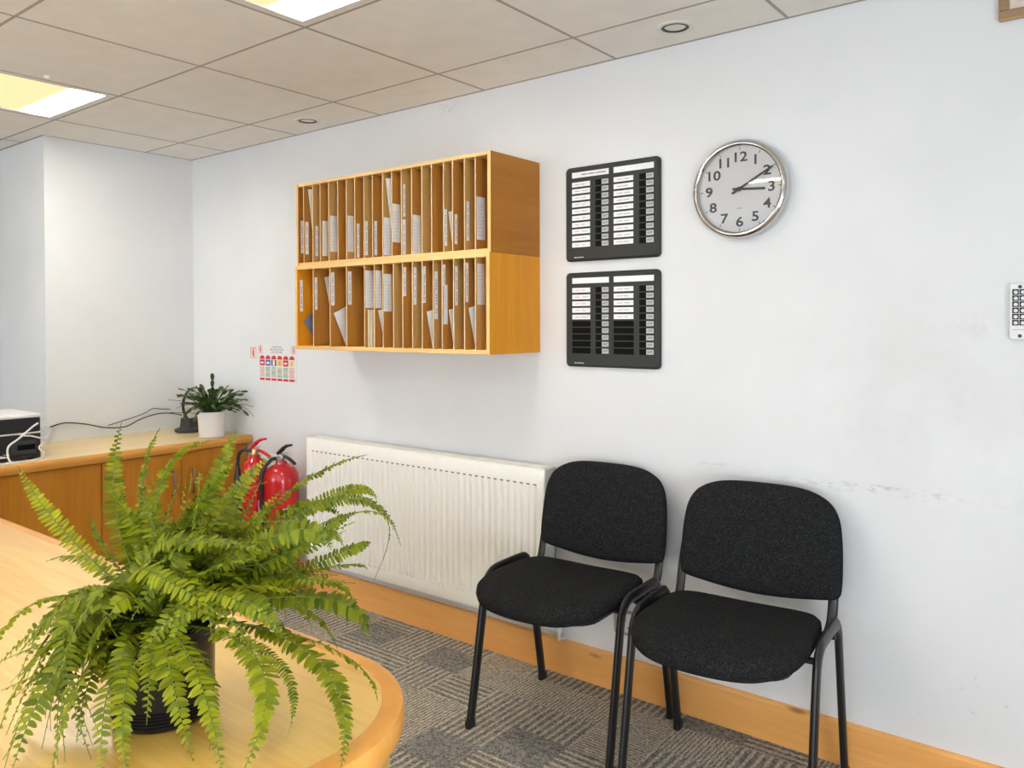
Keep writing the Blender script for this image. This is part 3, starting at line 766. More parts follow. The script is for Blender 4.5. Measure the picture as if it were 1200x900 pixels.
# ------------------------------------------------------------------ fire signs
fs = thing('fire_sign', 'white wall sign showing six red fire extinguishers', 'sign', (-3.429, 0, 1.000))
bd = MB(); bd.box(-.157, .157, -.0030, -.0004, 0, .193)
bd.build('board', 'white_plastic', fs)
hd = MB()
for body, z in (('KNOW YOUR', .1785), ('FIRE EXTINGUISHER', .1655), ('COLOUR CODE', .1525)):
    text_into(hd, body, wallM(0, -.0033, z), .0125, 0)
hd.build('heading', 'sign_black', fs)
def extinguisher_pictogram(mb, x, z, w, h, mi):
    mb.mi = mi
    mb.box(x - w / 2, x - w / 2 + w * .06, -.0034, -.003, z, z + h); mb.box(x + w / 2 - w * .06, x + w / 2, -.0034, -.003, z, z + h)
    mb.box(x - w / 2, x + w / 2, -.0034, -.003, z, z + h * .05); mb.box(x - w / 2, x + w / 2, -.0034, -.003, z + h * .95, z + h)
    mb.box(x - w * .10, x + w * .18, -.0034, -.003, z + h * .12, z + h * .70)
    mb.box(x - w * .02, x + w * .10, -.0034, -.003, z + h * .70, z + h * .84); mb.box(x - w * .12, x + w * .30, -.0034, -.003, z + h * .80, z + h * .88)
    mb.box(x - w * .30, x - w * .22, -.0034, -.003, z + h * .30, z + h * .86)
for x in (-.1375, .1375):
    mb = MB(); extinguisher_pictogram(mb, x, .146, .029, .040, 0); mb.build('pictogram', 'sign_orange', fs)
BAND = ['sign_red', 'sign_blue', 'sign_black', 'sign_yellow', 'sign_red', 'sign_cream']
for i in range(6):
    x = -.1235 + .0494 * i; w = .0205
    mb = MB(); mb.mi = 0
    dome = [(x - w, .1165)] + [(x - w * math.cos(R(180 - 15 * k)) * -1 if False else x + w * math.cos(R(180 - 15 * k)), .1185 + .017 * math.sin(R(180 - 15 * k))) for k in range(13)] + [(x + w, .1165)]
    mb.prism(dome, -.0036, -.003, 'y')
    mb.mi = 1; mb.box(x - w, x + w, -.0036, -.003, .083, .1135)
    mb.mi = 2
    if i in (0, 1, 4): mb.box(x - w * .6, x + w * .55, -.0039, -.0035, .092, .103)
    if i == 2: mb.box(x - w * .45, x + w * .45, -.0039, -.0035, .0845, .112)
    mb.mi = 3
    if i in (3, 5): mb.box(x - w * .5, x + w * .5, -.0039, -.0035, .089, .0925); mb.box(x - w * .3, x + w * .3, -.0039, -.0035, .097, .1035)
    for r in range(5):
        mb.mi = (4 if (r + i) % 3 and i < 5 and not (i == 0 and r > 0) else 5)
        for q in range(2):
            mb.box(x - w, x + w * (.75 + .1 * ((r + q) % 3)), -.0036, -.003, .0735 - .0105 * r - .0048 * q, .0768 - .0105 * r - .0048 * q)
    mb.mi = 0; mb.box(x - w, x + w, -.0036, -.003, .0085, .0195)
    mb.build('extinguisher_column', ['sign_red', BAND[i], 'white_plastic', 'sign_orange', 'sign_green', 'sign_pale'], fs)
sk_ = thing('fire_sticker', 'small white sticker with an orange extinguisher pictogram, beside the large sign', 'sign', (-3.634, 0, 1.1125))
MB().box(-.033, .033, -.0012, -.0004, 0, .070).build('backing', 'white_plastic', sk_)
mb = MB(); mb2 = MB(); extinguisher_pictogram(mb, 0, .006, .050, .058, 0)
mb.v = [(a, b + .0020, c) for a, b, c in mb.v]; mb.build('pictogram', 'sign_orange', sk_)

# ------------------------------------------------------------------ radiator
RX0, RX1, RZ0, RZ1, RYF, RYB = -3.077, -1.7005, .187, .761, -.095, -.020
rd = thing('radiator', 'cream double-panel wall radiator with a slotted top grille', 'radiator', ((RX0 + RX1) / 2, 0, RZ0))
ox = (RX0 + RX1) / 2; hx = (RX1 - RX0) / 2; hz = RZ1 - RZ0
# pressed front panel: vertical flutes running between flat top and bottom margins
pan = MB(); NF = 42; pitch = (2 * hx - .060) / NF
zs = [0, .006, .040, .056, .080, .300, hz - .088, hz - .062, hz - .050, hz - .006, hz]
amp = [0, 0, 0, .0, 1, 1, 1, .0, 0, 0, 0]
prof = []                                       # x across the panel and its groove depth
prof.append((-hx, .004)); prof.append((-hx + .004, 0)); prof.append((-hx + .029, 0))
for i in range(NF):
    x = -hx + .030 + pitch * i
    for f, dp in ((.04, 0), (.46, 0), (.58, 1), (.80, 1), (.92, 0)): prof.append((x + pitch * f, dp * -.0115 if dp else 0))
prof.append((hx - .029, 0)); prof.append((hx - .004, 0)); prof.append((hx, .004))
vs = []; fs_ = []; W = len(prof)
for z, a in zip(zs, amp):
    edge = .003 if z in (0, hz) else 0
    for x, dp in prof:
        g = -dp * a if dp < 0 else (dp if dp > 0 else 0)
        vs.append((x, RYF + g + edge, z))
for r in range(len(zs) - 1):
    for c in range(W - 1): fs_.append((r * W + c, r * W + c + 1, (r + 1) * W + c + 1, (r + 1) * W + c))
pan.add(vs, fs_)
b0 = len(pan.v)
pan.box(-hx + .001, hx - .001, RYF + .012, RYF + .014, .001, hz - .001)
sl = pan; pan.mi = 1
for i in range(NF):
    x = -hx + .030 + pitch * (i + .5)
    sl.prism([(x - pitch * .08, hz - .0590), (x + pitch * .38, hz - .0590), (x + pitch * .38, hz - .0540), (x - pitch * .08, hz - .0540)], RYF - .0006, RYF + .001, 'y')
dm = pan; pan.mi = 0
for i in range(NF):
    x = -hx + .030 + pitch * (i + .5)
    dm.lathe([(.0085, .0), (.0072, .0022), (.0042, .0034), (.0001, .0038)], 12, wallM(x - pitch * .28, RYF + .0004, .058))
pan.build('front_panel', ['radiator', 'rad_dark'], rd, smooth=True)
MB().box(-hx, hx, RYB - .008, RYB, .004, hz - .02).build('rear_panel', 'radiator', rd)
for s in (-1, 1):
    x = s * hx
    mb = MB(); mb.box(min(x, x - s * .0035), max(x, x - s * .0035), RYF + .004, RYB, .004, hz + .0035)
    mb.build('side_cover', 'radiator', rd, bevel=.0015)
tp = MB(); NG = 15
tp.box(-hx + .004, hx - .004, RYF + .016, RYB - .014, hz - .03, hz - .027); tp.box(-hx, hx, RYF + .002, RYF + .016, hz - .002, hz + .004); tp.box(-hx, hx, RYB - .014, RYB, hz - .002, hz + .004)
for i in range(NG):
    pg = (2 * hx - .02) / NG
    x0 = -hx + .010 + pg * i + .006; x1 = x0 + pg - .013; k = .030 if i else .0; y0, y1 = RYF + .014, RYB - .012
    tp.prism([(x0 - k * .5, y0), (x1 - .015, y0), (x1 + (.015 if i < NG - 1 else 0), y1), (x0 + k * .5, y1)], hz - .001, hz + .0036, 'z')
tp.build('top_grille', 'radiator', rd)
for x in (-hx + .2, hx - .2):
    MB().box(x - .02, x + .02, RYB, -.0012, .10, hz - .08).build('wall_bracket', 'steel', rd)
MB().tube([(hx - .04, -.055, .02), (hx - .04, -.055, -.012), (hx + .028, -.045, -.020)], .008).tube([(hx + .030, -.045, -.010), (hx + .030, -.045, -.048), (hx + .030, -.012, -.055)], .0070).lathe([(.012, -.028), (.013, -.04), (.012, -.052)], 16, Matrix.Translation((hx + .030, -.045, .030))).build('pipe_and_valve', 'white_plastic', rd, smooth=True)

so = thing('wall_socket', 'steel-edged wall socket low behind the two chairs', 'socket', (-1.4130, 0, .204))
MB().box(-.043, .043, -.010, -.0005, 0, .086).build('plate', 'steel', so, bevel=.002)
MB().box(-.033, .033, -.0115, -.0098, .010, .076).build('insert', 'white_plastic', so, bevel=.001)
mb = MB(); mb.box(-.003, .003, -.0120, -.0113, .050, .060); mb.box(-.016, -.009, -.0120, -.0113, .026, .030); mb.box(.009, .016, -.0120, -.0113, .026, .030)
mb.build('pin_holes', 'ink', so)
# ------------------------------------------------------------------ counter along the left wall
CX0, CX1, CZ = XL + .002, -3.640, .717
cn = thing('wall_counter', 'oak cupboard counter along the far left wall', 'cabinet', ((CX0 + CX1) / 2, -1.6, 0))
cx, cy = (CX0 + CX1) / 2, -1.6
def cb(x0, x1, y0, y1, z0, z1): return MB().box(x0 - cx, x1 - cx, y0 - cy, y1 - cy, z0, z1)
top = MB()
pr = [(CX0 - cx, CZ - .042), (CX1 - .012 - cx, CZ - .042), (CX1 - .003 - cx, CZ - .036), (CX1 - cx, CZ - .022), (CX1 - .002 - cx, CZ - .008), (CX1 - .010 - cx, CZ - .001), (CX1 - .016 - cx, CZ), (CX0 - cx, CZ)]
vs = [Vector((a, -.004 - cy, b)) for a, b in pr]; ve = [Vector((a, -3.0 - cy, b)) for a, b in pr]
top.rings([vs, ve]); top.build('worktop', 'oak_top', cn, smooth=True)
ed = MB(); ed.rings([[Vector((a, y - cy, b)) for a, b in ((CX1 - .012 - cx, CZ - .0425), (CX1 - .003 - cx, CZ - .0365), (CX1 + .0006 - cx, CZ - .022), (CX1 - .0015 - cx, CZ - .008), (CX1 - .010 - cx, CZ - .0006), (CX1 - .016 - cx, CZ + .0004), (CX1 - .022 - cx, CZ + .0004), (CX1 - .022 - cx, CZ - .0425))] for y in (-.0045, -2.999)])
ed.build('worktop_lipping', 'oak_lip', cn, smooth=True)
cb(CX0, CX1 - .050, -3.0, -.006, .09, CZ - .043).build('carcass', 'oak', cn)
cb(CX0, CX1 - .10, -3.0, -.006, 0, .09).build('plinth', 'black_plastic', cn)
DX = CX1 - .030
edges = [(-.068, -.384), (-.387, -.764), (-.768, -1.46), (-1.464, -2.2), (-2.204, -2.99)]
for i, (a, b) in enumerate(edges):
    d_ = cb(DX - .019, DX, b, a, .10, CZ - .046).build('door', 'oak', cn, bevel=.0015)
    if i in (0, 1):
        yy = (-.384 + .052) if i == 0 else (-.387 - .046)
        h = MB(); P_ = lambda y, o, z: (DX + o - cx, y - cy, z)
        h.tube([P_(yy, .001, .585), P_(yy, .024, .585), P_(yy, .028, .578), P_(yy, .028, .478), P_(yy, .024, .470), P_(yy, .001, .470)], .0042, seg=10)
        h.build('handle', 'dark_steel', d_, smooth=True)
lk = MB(); lk.lathe([(.009, 0), (.009, .003), (.006, .004), (.0001, .004)], 16, Matrix.Translation((DX - cx, -.433 - cy, .632)) @ Matrix.Rotation(R(90), 4, 'Y'))
lk.build('lock', 'steel', cn)

# dark box with cables at the counter's left end
bx = thing('office_machine', 'black machine with a pale lid seen from its vented back, on the counter', 'office machine', (-3.90, -1.21, CZ))
hx_, hy_, hh = .160, .222, .195
mb = MB(); mb.prism(roundrect(-hx_, hx_, -hy_, hy_, .012), .006, .112); mb.build('lower_body', 'black_plastic', bx, bevel=.003)
mb = MB(); mb.prism(roundrect(-hx_, hx_, -hy_, hy_, .012), .1125, .1180); mb.build('silver_band', 'white_plastic', bx)
mb = MB(); mb.prism(roundrect(-hx_, hx_, -hy_, hy_, .014), .1185, .180); mb.build('upper_body', 'black_plastic', bx, bevel=.004)
mb = MB(); mb.prism(roundrect(-hx_ - .002, hx_ + .001, -hy_ - .002, hy_ + .002, .014), .1805, hh); mb.build('lid', 'white_plastic', bx, bevel=.005)
mb = MB()
for i in range(11): mb.box(hx_ - .001, hx_ + .0025, -.13 + .017 * i, -.122 + .017 * i, .045, .105)
mb.build('vent_ribs', 'grey_plastic', bx)
mb = MB(); mb.box(hx_ - .001, hx_ + .003, .10, .20, .028, .085); mb.build('port_cover', 'grey_plastic', bx, bevel=.003)
MB().box(hx_ + .0025, hx_ + .004, .125, .195, .045, .068).build('port', 'board_slot', bx)
MB().box(hx_ - .001, hx_ + .0015, .035, .095, .018, .034).build('rating_label', 'paper', bx)
MB().box(hx_ - .001, hx_ + .0015, -.02, .022, .014, .044).build('rating_label', 'paper', bx)
for sx in (-1, 1):
    for sy in (-1, 1): MB().lathe([(.014, 0), (.016, .006)], 12, Matrix.Translation((sx * .13, sy * .19, 0))).build('foot', 'black_plastic', bx)
def cable(name, pts, r, mat, label, cat='cable'):
    return tag(MB().tube(spline(pts, 8), r, seg=8).build(name, mat, smooth=True), label, cat)
FX = -3.737
cable('cable', [(FX + .004, -1.005, CZ + .155), (FX + .018, -1.035, CZ + .140), (FX + .022, -1.085, CZ + .100), (FX + .020, -1.125, CZ + .070), (FX + .020, -1.128, CZ + .030), (FX + .03, -1.120, CZ + .0045), (FX + .04, -1.10, CZ + .0045)], .0042, 'cable_white', 'thick white cable looping down the back of the black machine')
cable('cable', [(FX + .004, -1.075, CZ + .108), (FX + .016, -1.04, CZ + .105), (FX + .012, -.995, CZ + .090), (-3.80, -.945, CZ + .080), (-4.05, -.88, CZ + .088), (-4.190, -.752, CZ + .096)], .0036, 'cable_white', 'thin white cable running from the black machine to the wall corner')
cable('cable', [(-4.190, -.775, CZ + .064), (-4.00, -.86, CZ + .062), (-3.76, -.968, CZ + .068), (FX + .024, -1.008, CZ + .055), (FX + .022, -1.000, CZ + .038), (FX + .020, -.985, CZ + .024), (FX + .024, -1.000, CZ + .005), (FX + .044, -1.06, CZ + .0045), (FX + .050, -1.14, CZ + .0045), (FX + .045, -1.26, CZ + .0045)], .0036, 'cable_white', 'white cable with a bend hanging beside the black machine and lying on the counter')
cable('cable', [(FX + .010, -1.22, CZ + .050), (FX + .015, -1.15, CZ + .034), (FX + .012, -1.09, CZ + .020), (FX + .010, -1.04, CZ + .020)], .003, 'black_plastic', 'short black cable across the back of the black machine')
wx = XL + .010
cable('cable', [(wx, -.768, CZ + .076), (wx, -.70, CZ + .090), (wx, -.60, CZ + .074), (wx, -.50, CZ + .046), (wx, -.40, CZ + .040), (wx, -.32, CZ + .070), (wx + .005, -.23, CZ + .092), (wx + .05, -.18, CZ + .095), (-4.055, -.165, CZ + .09)], .003, 'black_plastic', 'long black cable drooping along the wall above the counter')
cable('cable', [(wx + .004, -.49, CZ + .056), (wx + .004, -.42, CZ + .072), (wx, -.35, CZ + .086), (wx, -.29, CZ + .104), (wx, -.25, CZ + .122), (wx, -.20, CZ + .116), (wx + .02, -.16, CZ + .112)], .002, 'grey_plastic', 'thin grey wire arching above the black cable on the wall')

# round dial on a foot
sc_ = thing('dial_scale', 'dark desk scale with a round white dial, behind the white plant pot', 'scale', (-4.035, -.125, CZ), R(22))
Md = Matrix(((0, 0, 1, 0), (1, 0, 0, 0), (0, 1, 0, .147), (0, 0, 0, 1)))       # dial faces local +x
MB().lathe([(.075, 0), (.080, .004), (.080, .014), (.070, .020), (.0001, .021)], 36).build('base', 'grey_plastic', sc_, smooth=True)
MB().rings([[Vector((a, b, z)) for a, b in roundrect(-.034 * k, .034 * k, -.052 * k, .052 * k, .015)] for z, k in ((.018, 1.15), (.030, 1.0), (.075, .92))]).build('column', 'grey_plastic', sc_)
MB().lathe([(.088, .016), (.0905, .017), (.0925, .028), (.0905, .031), (.0865, .031), (.086, .0265)], 48, Md, cap=False).lathe([(.088, .0165), (.0001, .016)], 48, Md, cap=True).build('housing', 'black_plastic', sc_, smooth=True)
mb = MB(); mb.lathe([(.086, .020), (.086, .0265), (.0001, .0266)], 48, Md); mb.mi = 1
for k in range(40):
    a = R(9 * k); d = Vector((math.cos(a), math.sin(a), 0)); s_ = Vector((-d.y, d.x, 0)) * .0006; z_ = Vector((0, 0, .0268)); r0 = .070 if k % 5 == 0 else .075
    mb.add([Md @ (d * r0 - s_ + z_), Md @ (d * .080 - s_ + z_), Md @ (d * .080 + s_ + z_), Md @ (d * r0 + s_ + z_)], [(0, 1, 2, 3)])
mb.build('dial', ['clock_face', 'grey_ink'], sc_)
mb = MB(); mb.lathe([(.008, .0266), (.008, .031), (.0001, .031)], 16, Md)
mb.add([Md @ Vector(v) for v in ((-.003, 0, .0285), (.003, 0, .0285), (.001, -.030, .0285), (-.001, -.030, .0285), (-.003, 0, .030), (.003, 0, .030), (.001, -.030, .030), (-.001, -.030, .030))], [(0, 1, 2, 3), (4, 5, 6, 7), (0, 1, 5, 4), (1, 2, 6, 5), (2, 3, 7, 6), (3, 0, 4, 7)])
mb.build('pointer', 'ink', sc_)

# ------------------------------------------------------------------ plant in the white pot
rnd = random.Random(11)
pp = thing('potted_cactus', 'dark green arching houseplant in a white ceramic pot on the counter', 'plant', (-3.752, -.170, CZ))
MB().lathe([(.0001, .001), (.058, .001), (.062, .004), (.0625, .016), (.0635, .018), (.0695, .128), (.0695, .131), (.0655, .131), (.064, .108)], 48, cap=False).lathe([(.0001, .0005), (.06, .001)], 48, cap=False).build('pot', 'white_pot', pp, smooth=True)
MB().lathe([(.065, .106), (.03, .112), (.0001, .114)], 32).build('soil', 'soil', pp, smooth=True)
def segment_leaf(mb, p, d, side, up, L, w):
    """one flattened stem segment, pinched at both ends and notched along its edges"""
    prof = [(0, .22), (.14, .62), (.30, .92), (.42, .86), (.58, 1.0), (.72, .90), (.88, .78), (1.0, .25)]
    th = up * .0009
    ls = [p + d * L * t + side * w * a for t, a in prof]; rs_ = [p + d * L * t - side * w * a for t, a in prof]
    ms = [p + d * L * t + up * w * .16 for t, a in prof]
    n = len(prof); b = []
    vs = ls + ms + rs_
    fs = []
    for i in range(n - 1):
        fs.append((i, i + 1, n + i + 1, n + i)); fs.append((n + i, n + i + 1, 2 * n + i + 1, 2 * n + i))
    mb.add(vs, fs)
def cactus_branch(az, reach, rise, droop, n, w=.0085):
    st_ = MB(); p = Vector((math.cos(az) * .03 * rnd.random(), math.sin(az) * .03 * rnd.random(), .112))
    h = Vector((math.cos(az), math.sin(az), 0)); el = rise
    L = reach / n
    for i in range(n):
        d = (h * math.cos(el) + Vector((0, 0, 1)) * math.sin(el)).normalized()
        sd = d.cross(Vector((0, 0, 1)));
        if sd.length < .1: sd = Vector((-h.y, h.x, 0))
        sd.normalize()
        tw = rnd.uniform(-.7, .7); up = sd.cross(d).normalized(); sd = (sd * math.cos(tw) + up * math.sin(tw)).normalized(); up = sd.cross(d).normalized()
        segment_leaf(st_, p, d, sd, up, L * 1.06, w * rnd.uniform(.85, 1.15))
        p = p + d * L
        if p.y > .115: h.y = -abs(h.y) * .3; h.normalize()
        el -= droop / n * rnd.uniform(.6, 1.5)
        h = (h + Vector((rnd.uniform(-.12, .12), rnd.uniform(-.12, .12), 0))).normalized()
    return st_
for i in range(72):
    az = rnd.uniform(0, 2 * math.pi); rise = rnd.uniform(R(38), R(88)); n = rnd.randint(4, 6)
    cactus_branch(az, rnd.uniform(.12, .225) * (1.05 if rise < 1.2 else .85), rise, rnd.uniform(.6, 1.9), n, rnd.uniform(.0085, .0125)).build('stem', 'cactus', pp)
for (az, reach, rise, droop, n, w) in ((R(-62), .25, R(56), 1.0, 7, .0095), (R(-70), .24, R(60), 1.2, 6, .009), (R(30), .24, R(55), 1.3, 6, .011), (R(14), .22, R(62), 1.2, 6, .011), (R(-88), .26, R(62), 1.1, 7, .011), (R(-95), .24, R(58), 1.3, 7, .011), (R(-35), .22, R(86), .3, 6, .011)):
    cactus_branch(az, reach, rise, droop, n, w).build('stem', 'cactus', pp)
for (az, reach, rise, droop) in ((R(30), .24, R(36), 1.0), (R(24), .22, R(30), .3), (R(34), .26, R(46), 1.9), (R(-112), .23, R(40), .7), (R(-100), .20, R(50), 1.4), (R(-118), .20, R(8), .1)):
    h = Vector((math.cos(az), math.sin(az), 0)); pts = [Vector((0, 0, .115))]; el = rise
    for i in range(10):
        pts.append(pts[-1] + (h * math.cos(el) + Vector((0, 0, math.sin(el)))) * reach / 10); el -= droop / 10
    MB().tube(spline(pts, 2), .0013, seg=6).build('runner', 'cactus_stem', pp, smooth=True)

# ------------------------------------------------------------------ fire extinguishers
def ext_label(mb, r, z0, z1, a0, a1, mi):
    old = mb.mi; mb.mi = mi; n = 10; vs = []
    for z in (z0, z1):
        for i in range(n + 1):
            a = R(a0 + (a1 - a0) * i / n); vs.append((r * math.cos(a), r * math.sin(a), z))
    mb.add(vs, [(i, i + 1, n + 2 + i, n + 1 + i) for i in range(n)]); mb.mi = old
def extinguisher(label, x, y, r, zt, kind, face):
    t = thing('fire_extinguisher', label, 'fire extinguisher', (x, y, 0), R(face), 'fire extinguishers between counter and radiator')
    b = zt - .5
    z_ = .003
    body = [(r * .90, z_), (r, z_ + .012), (r, zt - r * .95), (r * .965, zt - r * .62), (r * .80, zt - r * .28), (r * .50, zt - r * .06), (.028, zt), (.026, zt + .012)]
    MB().lathe(body, 40).build('cylinder', 'red', t, smooth=True)
    fz = zt + .012
    lb = MB(); lb.mi = 0
    ext_label(lb, r + .0008, zt - .40, zt - .20, -50, 50, 0)
    ext_label(lb, r + .0012, zt - .235, zt - .205, -46, 46, 1)
    for q in range(6): ext_label(lb, r + .0012, zt - .255 - .012 * q, zt - .250 - .012 * q, -40 + 6 * (q % 2), 36 - 9 * (q % 3), 2)
    ext_label(lb, r + .0012, zt - .39, zt - .345, -40, -8, 3); ext_label(lb, r + .0012, zt - .39, zt - .345, 0, 38, 1)
    lb.build('label', ['paper', 'sign_blue' if kind == 'horn' else 'sign_cream', 'grey_ink', 'sign_black'], t)
    hm = 'red' if kind == 'horn' else 'black_plastic'
    v = MB(); v.lathe([(.019, fz - .004), (.021, fz + .006), (.018, fz + .010), (.018, fz + .030), (.013, fz + .034)], 20); v.build('valve', 'brass' if kind == 'horn' else 'steel', t, smooth=True)
    hd_ = MB()
    hd_.tube(spline([(-.012, 0, fz + .020), (.015, 0, fz + .024), (.048, 0, fz + .012), (.080, 0, fz - .010)], 5), .011, .0075, seg=10, ref=(0, 1, 0))
    hd_.build('carry_handle', hm, t, smooth=True)
    lv = MB()
    lv.tube(spline([(-.018, 0, fz + .034), (.002, 0, fz + .052), (.028, 0, fz + .072), (.062, 0, fz + .080)], 5), [.012] * 15 + [.007], [.010] * 8 + [.008] * 4 + [.006] * 3 + [.003], seg=10, ref=(0, 1, 0))
    lv.build('squeeze_lever', hm, t, smooth=True)
    MB().tube([(.004, -.017, fz + .034), (.004, .020, fz + .034)], .002, seg=6).tube([(.004 + .011 * math.cos(a * .6), .030 + .011 * math.sin(a * .6), fz + .034) for a in range(11)], .0014, seg=6).build('safety_pin', 'steel', t)
    if kind == 'horn':
        MB().tube(spline([(-.015, 0, fz + .020), (-.05, 0, fz + .024), (-.078, 0, fz + .008), (-.088, 0, fz - .035), (-.088, 0, fz - .07)], 6), .0085, seg=10).build('swivel_arm', 'black_plastic', t, smooth=True)
        MB().lathe([(.010, fz - .06), (.014, fz - .085), (.017, fz - .10), (.030, fz - .27), (.031, fz - .275), (.027, fz - .272), (.012, fz - .11)], 24, Matrix.Translation((-.088, 0, 0)), cap=False).build('discharge_horn', 'black_plastic', t, smooth=True)
    else:
        hx2, hy2 = math.cos(R(-124)), math.sin(R(-124))
        MB().tube(spline([(d_ * hx2, d_ * hy2, fz + zz) for d_, zz in ((.014, .012), (.05, .010), (r + .012, -.05), (r + .014, -.15), (r + .012, -.30))], 6), .009, seg=10).build('hose', 'black_plastic', t, smooth=True)
        MB().lathe([(.011, fz - .29), (.012, fz - .34), (.007, fz - .36)], 14, Matrix.Translation(((r + .012) * hx2, (r + .012) * hy2, 0))).build('nozzle', 'black_plastic', t, smooth=True)
        MB().lathe([(.016, 0), (.016, .010), (.013, .013), (.0001, .013)], 18, Matrix.Translation((.012, -.020, fz + .020)) @ Matrix.Rotation(R(90), 4, 'X')).build('pressure_gauge', 'steel', t, smooth=True)
    return t
extinguisher('red fire extinguisher with red levers and a black horn, next to the counter', -3.382, -.168, .060, .648, 'horn', 30)
extinguisher('stout red fire extinguisher with black levers, next to the radiator', -3.228, -.125, .082, .628, 'hose', 16)

# ------------------------------------------------------------------ visitor chairs
def chair(label, loc, rot):
    t = thing('visitor_chair', label, 'chair', loc, rot, 'black fabric visitor chairs against the wall')
    Z = .0
    # seat pad: front rounded like a bow, domed top, rolled edge
    half = [(0, .142), (.10, .140), (.17, .128), (.210, .095), (.226, .02), (.231, -.08), (.229, -.16), (.213, -.225), (.172, -.275), (.11, -.302), (0, -.310)]
    pts = [Vector((a, b)) for a, b in half] + [Vector((-a, b)) for a, b in half[-2:0:-1]]
    out = spline([(p.x, p.y) for p in pts], 5, True)
    cyc = Vector((0, -.085))
    prof = [(.0, .432), (.80, .432), (.93, .434), (.985, .442), (1.0, .455), (.992, .468), (.955, .478), (.86, .4845), (.65, .488), (.35, .487), (.001, .486)]
    mb = MB(); rs = []
    for s_, z in prof:
        ring = []
        for p in out:
            q = cyc + (Vector((p.x, p.y)) - cyc) * max(s_, .001)
            fr = max(0, (-q.y - .12) / .19)
            ring.append(Vector((q.x, q.y, z - .020 * fr * fr + .011 * (q.x / .24) ** 2)))
        rs.append(ring)
    mb.rings(rs); mb.build('seat', 'fabric', t, smooth=True)
    # back pad
    halfb = [(0, .818), (.09, .816), (.150, .806), (.198, .781), (.223, .741), (.233, .685), (.237, .61), (.236, .552), (.229, .528), (.207, .519), (.15, .509), (.08, .500), (0, .496)]
    ptsb = halfb + [(-a, b) for a, b in halfb[-2:0:-1]]
    outb = spline(ptsb, 5, True); cz = .66
    profb = [(.001, .030), (.80, .030), (.93, .028), (.985, .022), (1.0, .012), (.992, .000), (.96, -.008), (.88, -.013), (.6, -.016), (.3, -.016), (.001, -.016)]
    mb = MB(); rs = []
    for s_, dpt in profb:
        ring = []
        for p in outb:
            x = p[0] * s_; z = cz + (p[1] - cz) * s_
            y = .168 + (z - .50) * .16 - .30 * x * x + dpt
            ring.append(Vector((x, y, z)))
        rs.append(ring)
    mb.rings(rs); bk_ = mb.build('backrest', 'fabric', t, smooth=True); bk_.location = (.014, 0, -.005)
    # steel side frames: front leg, bend, short rail, bend, rear leg
    for s in (-1, 1):
        xt, xb = s * .249, s * .2505
        path = spline([(xb, -.2135, .010), (s * .2495, -.177, .20), (xt, -.142, .385), (xt, -.128, .440), (xt, -.100, .468), (xt, -.060, .476), (xt, .070, .476), (xt, .103, .468), (xt, .126, .440), (xt, .137, .390), (s * .2495, .176, .20), (xb, .2135, .010)], 7)
        MB().tube(path, .0105, .0185, seg=14, ref=(1, 0, 0)).build('side_frame', 'black_metal', t, smooth=True)
        for y in (-.2135, .2135):
            MB().rings([[Vector((xb + s * 0 + a, y * 1.002 + b, z)) for a, b in roundrect(-.0115, .0115, -.0195, .0195, .010)] for z in (0, .022, .024)]).build('foot_cap', 'black_plastic', t)
        up = spline([(s * .222, .02, .430), (s * .222, .11, .434), (s * .224, .150, .446), (s * .225, .170, .475), (s * .225, .186, .53), (s * .223, .200, .58), (s * .212, .210, .66)], 7)
        MB().tube(up, .0140, .0070, seg=12, ref=(1, 0, 0)).build('back_upright', 'black_metal', t, smooth=True)
    for y in (-.105, .090):
        MB().tube([(-.249, y, .440), (.249, y, .440)], .009, .009, seg=10).build('cross_bar', 'black_metal', t, smooth=True)
    MB().rings([[Vector((a, b, z)) for a, b in roundrect(-.20, .20, -.26, .11, .08)] for z in (.424, .433)]).build('seat_board', 'black_plastic', t)
    return t
chair('black fabric visitor chair in front of the cream radiator', (-1.449, -.2937, 0), R(3.1))
chair('black fabric visitor chair against the bare wall, clear of the radiator', (-.891, -.307, 0), R(5.0))

# ------------------------------------------------------------------ reception desk
DZ, DCX, DCY, DR = .740, -1.030, -1.7875, .2425
dk = thing('reception_desk', 'honey wood reception desk with a rounded end under the fern', 'desk', (DCX, DCY, 0))
YD = -.60          # where the near corner of the end turns
def dshape(r, xl):
    return [(xl, YD - r)] + [(r * math.cos(R(a)), YD + r * math.sin(R(a))) for a in range(-90, 1, 5)] + [(r * math.cos(R(a)), r * math.sin(R(a))) for a in range(0, 91, 5)] + [(xl, r)]
XLd = -1.95
ri = .2095
MB().rings([[Vector((a, b, z)) for a, b in dshape(ri, XLd)] for z in (DZ - .036, DZ)]).build('desktop', 'honey', dk)
eb = MB(); rs = []
for q in range(0, 47):
    if q == 0: c, d = Vector((XLd, YD, 0)), Vector((0, -1, 0))
    elif q == 46: c, d = Vector((XLd, 0, 0)), Vector((0, 1, 0))
    elif q < 23: a = R(-90 + 90 * (q - 1) / 21); c, d = Vector((0, YD, 0)), Vector((math.cos(a), math.sin(a), 0))
    else: a = R(90 * (q - 23) / 22); c, d = Vector((0, 0, 0)), Vector((math.cos(a), math.sin(a), 0))
    rs.append([c + d * rr + Vector((0, 0, z)) for rr, z in ((ri, DZ), (ri + .001, DZ + .0003), (DR - .010, DZ), (DR - .003, DZ - .003), (DR, DZ - .010), (DR, DZ - .032), (DR - .003, DZ - .039), (DR - .010, DZ - .042), (ri, DZ - .042))])
eb.rings(rs); eb.build('edge_band', 'honey_edge', dk, smooth=True)
MB().rings([[Vector((a, b, z)) for a, b in dshape(DR - .022, XLd + .02)] for z in (0, DZ - .040)]).build('pedestal', 'honey', dk)

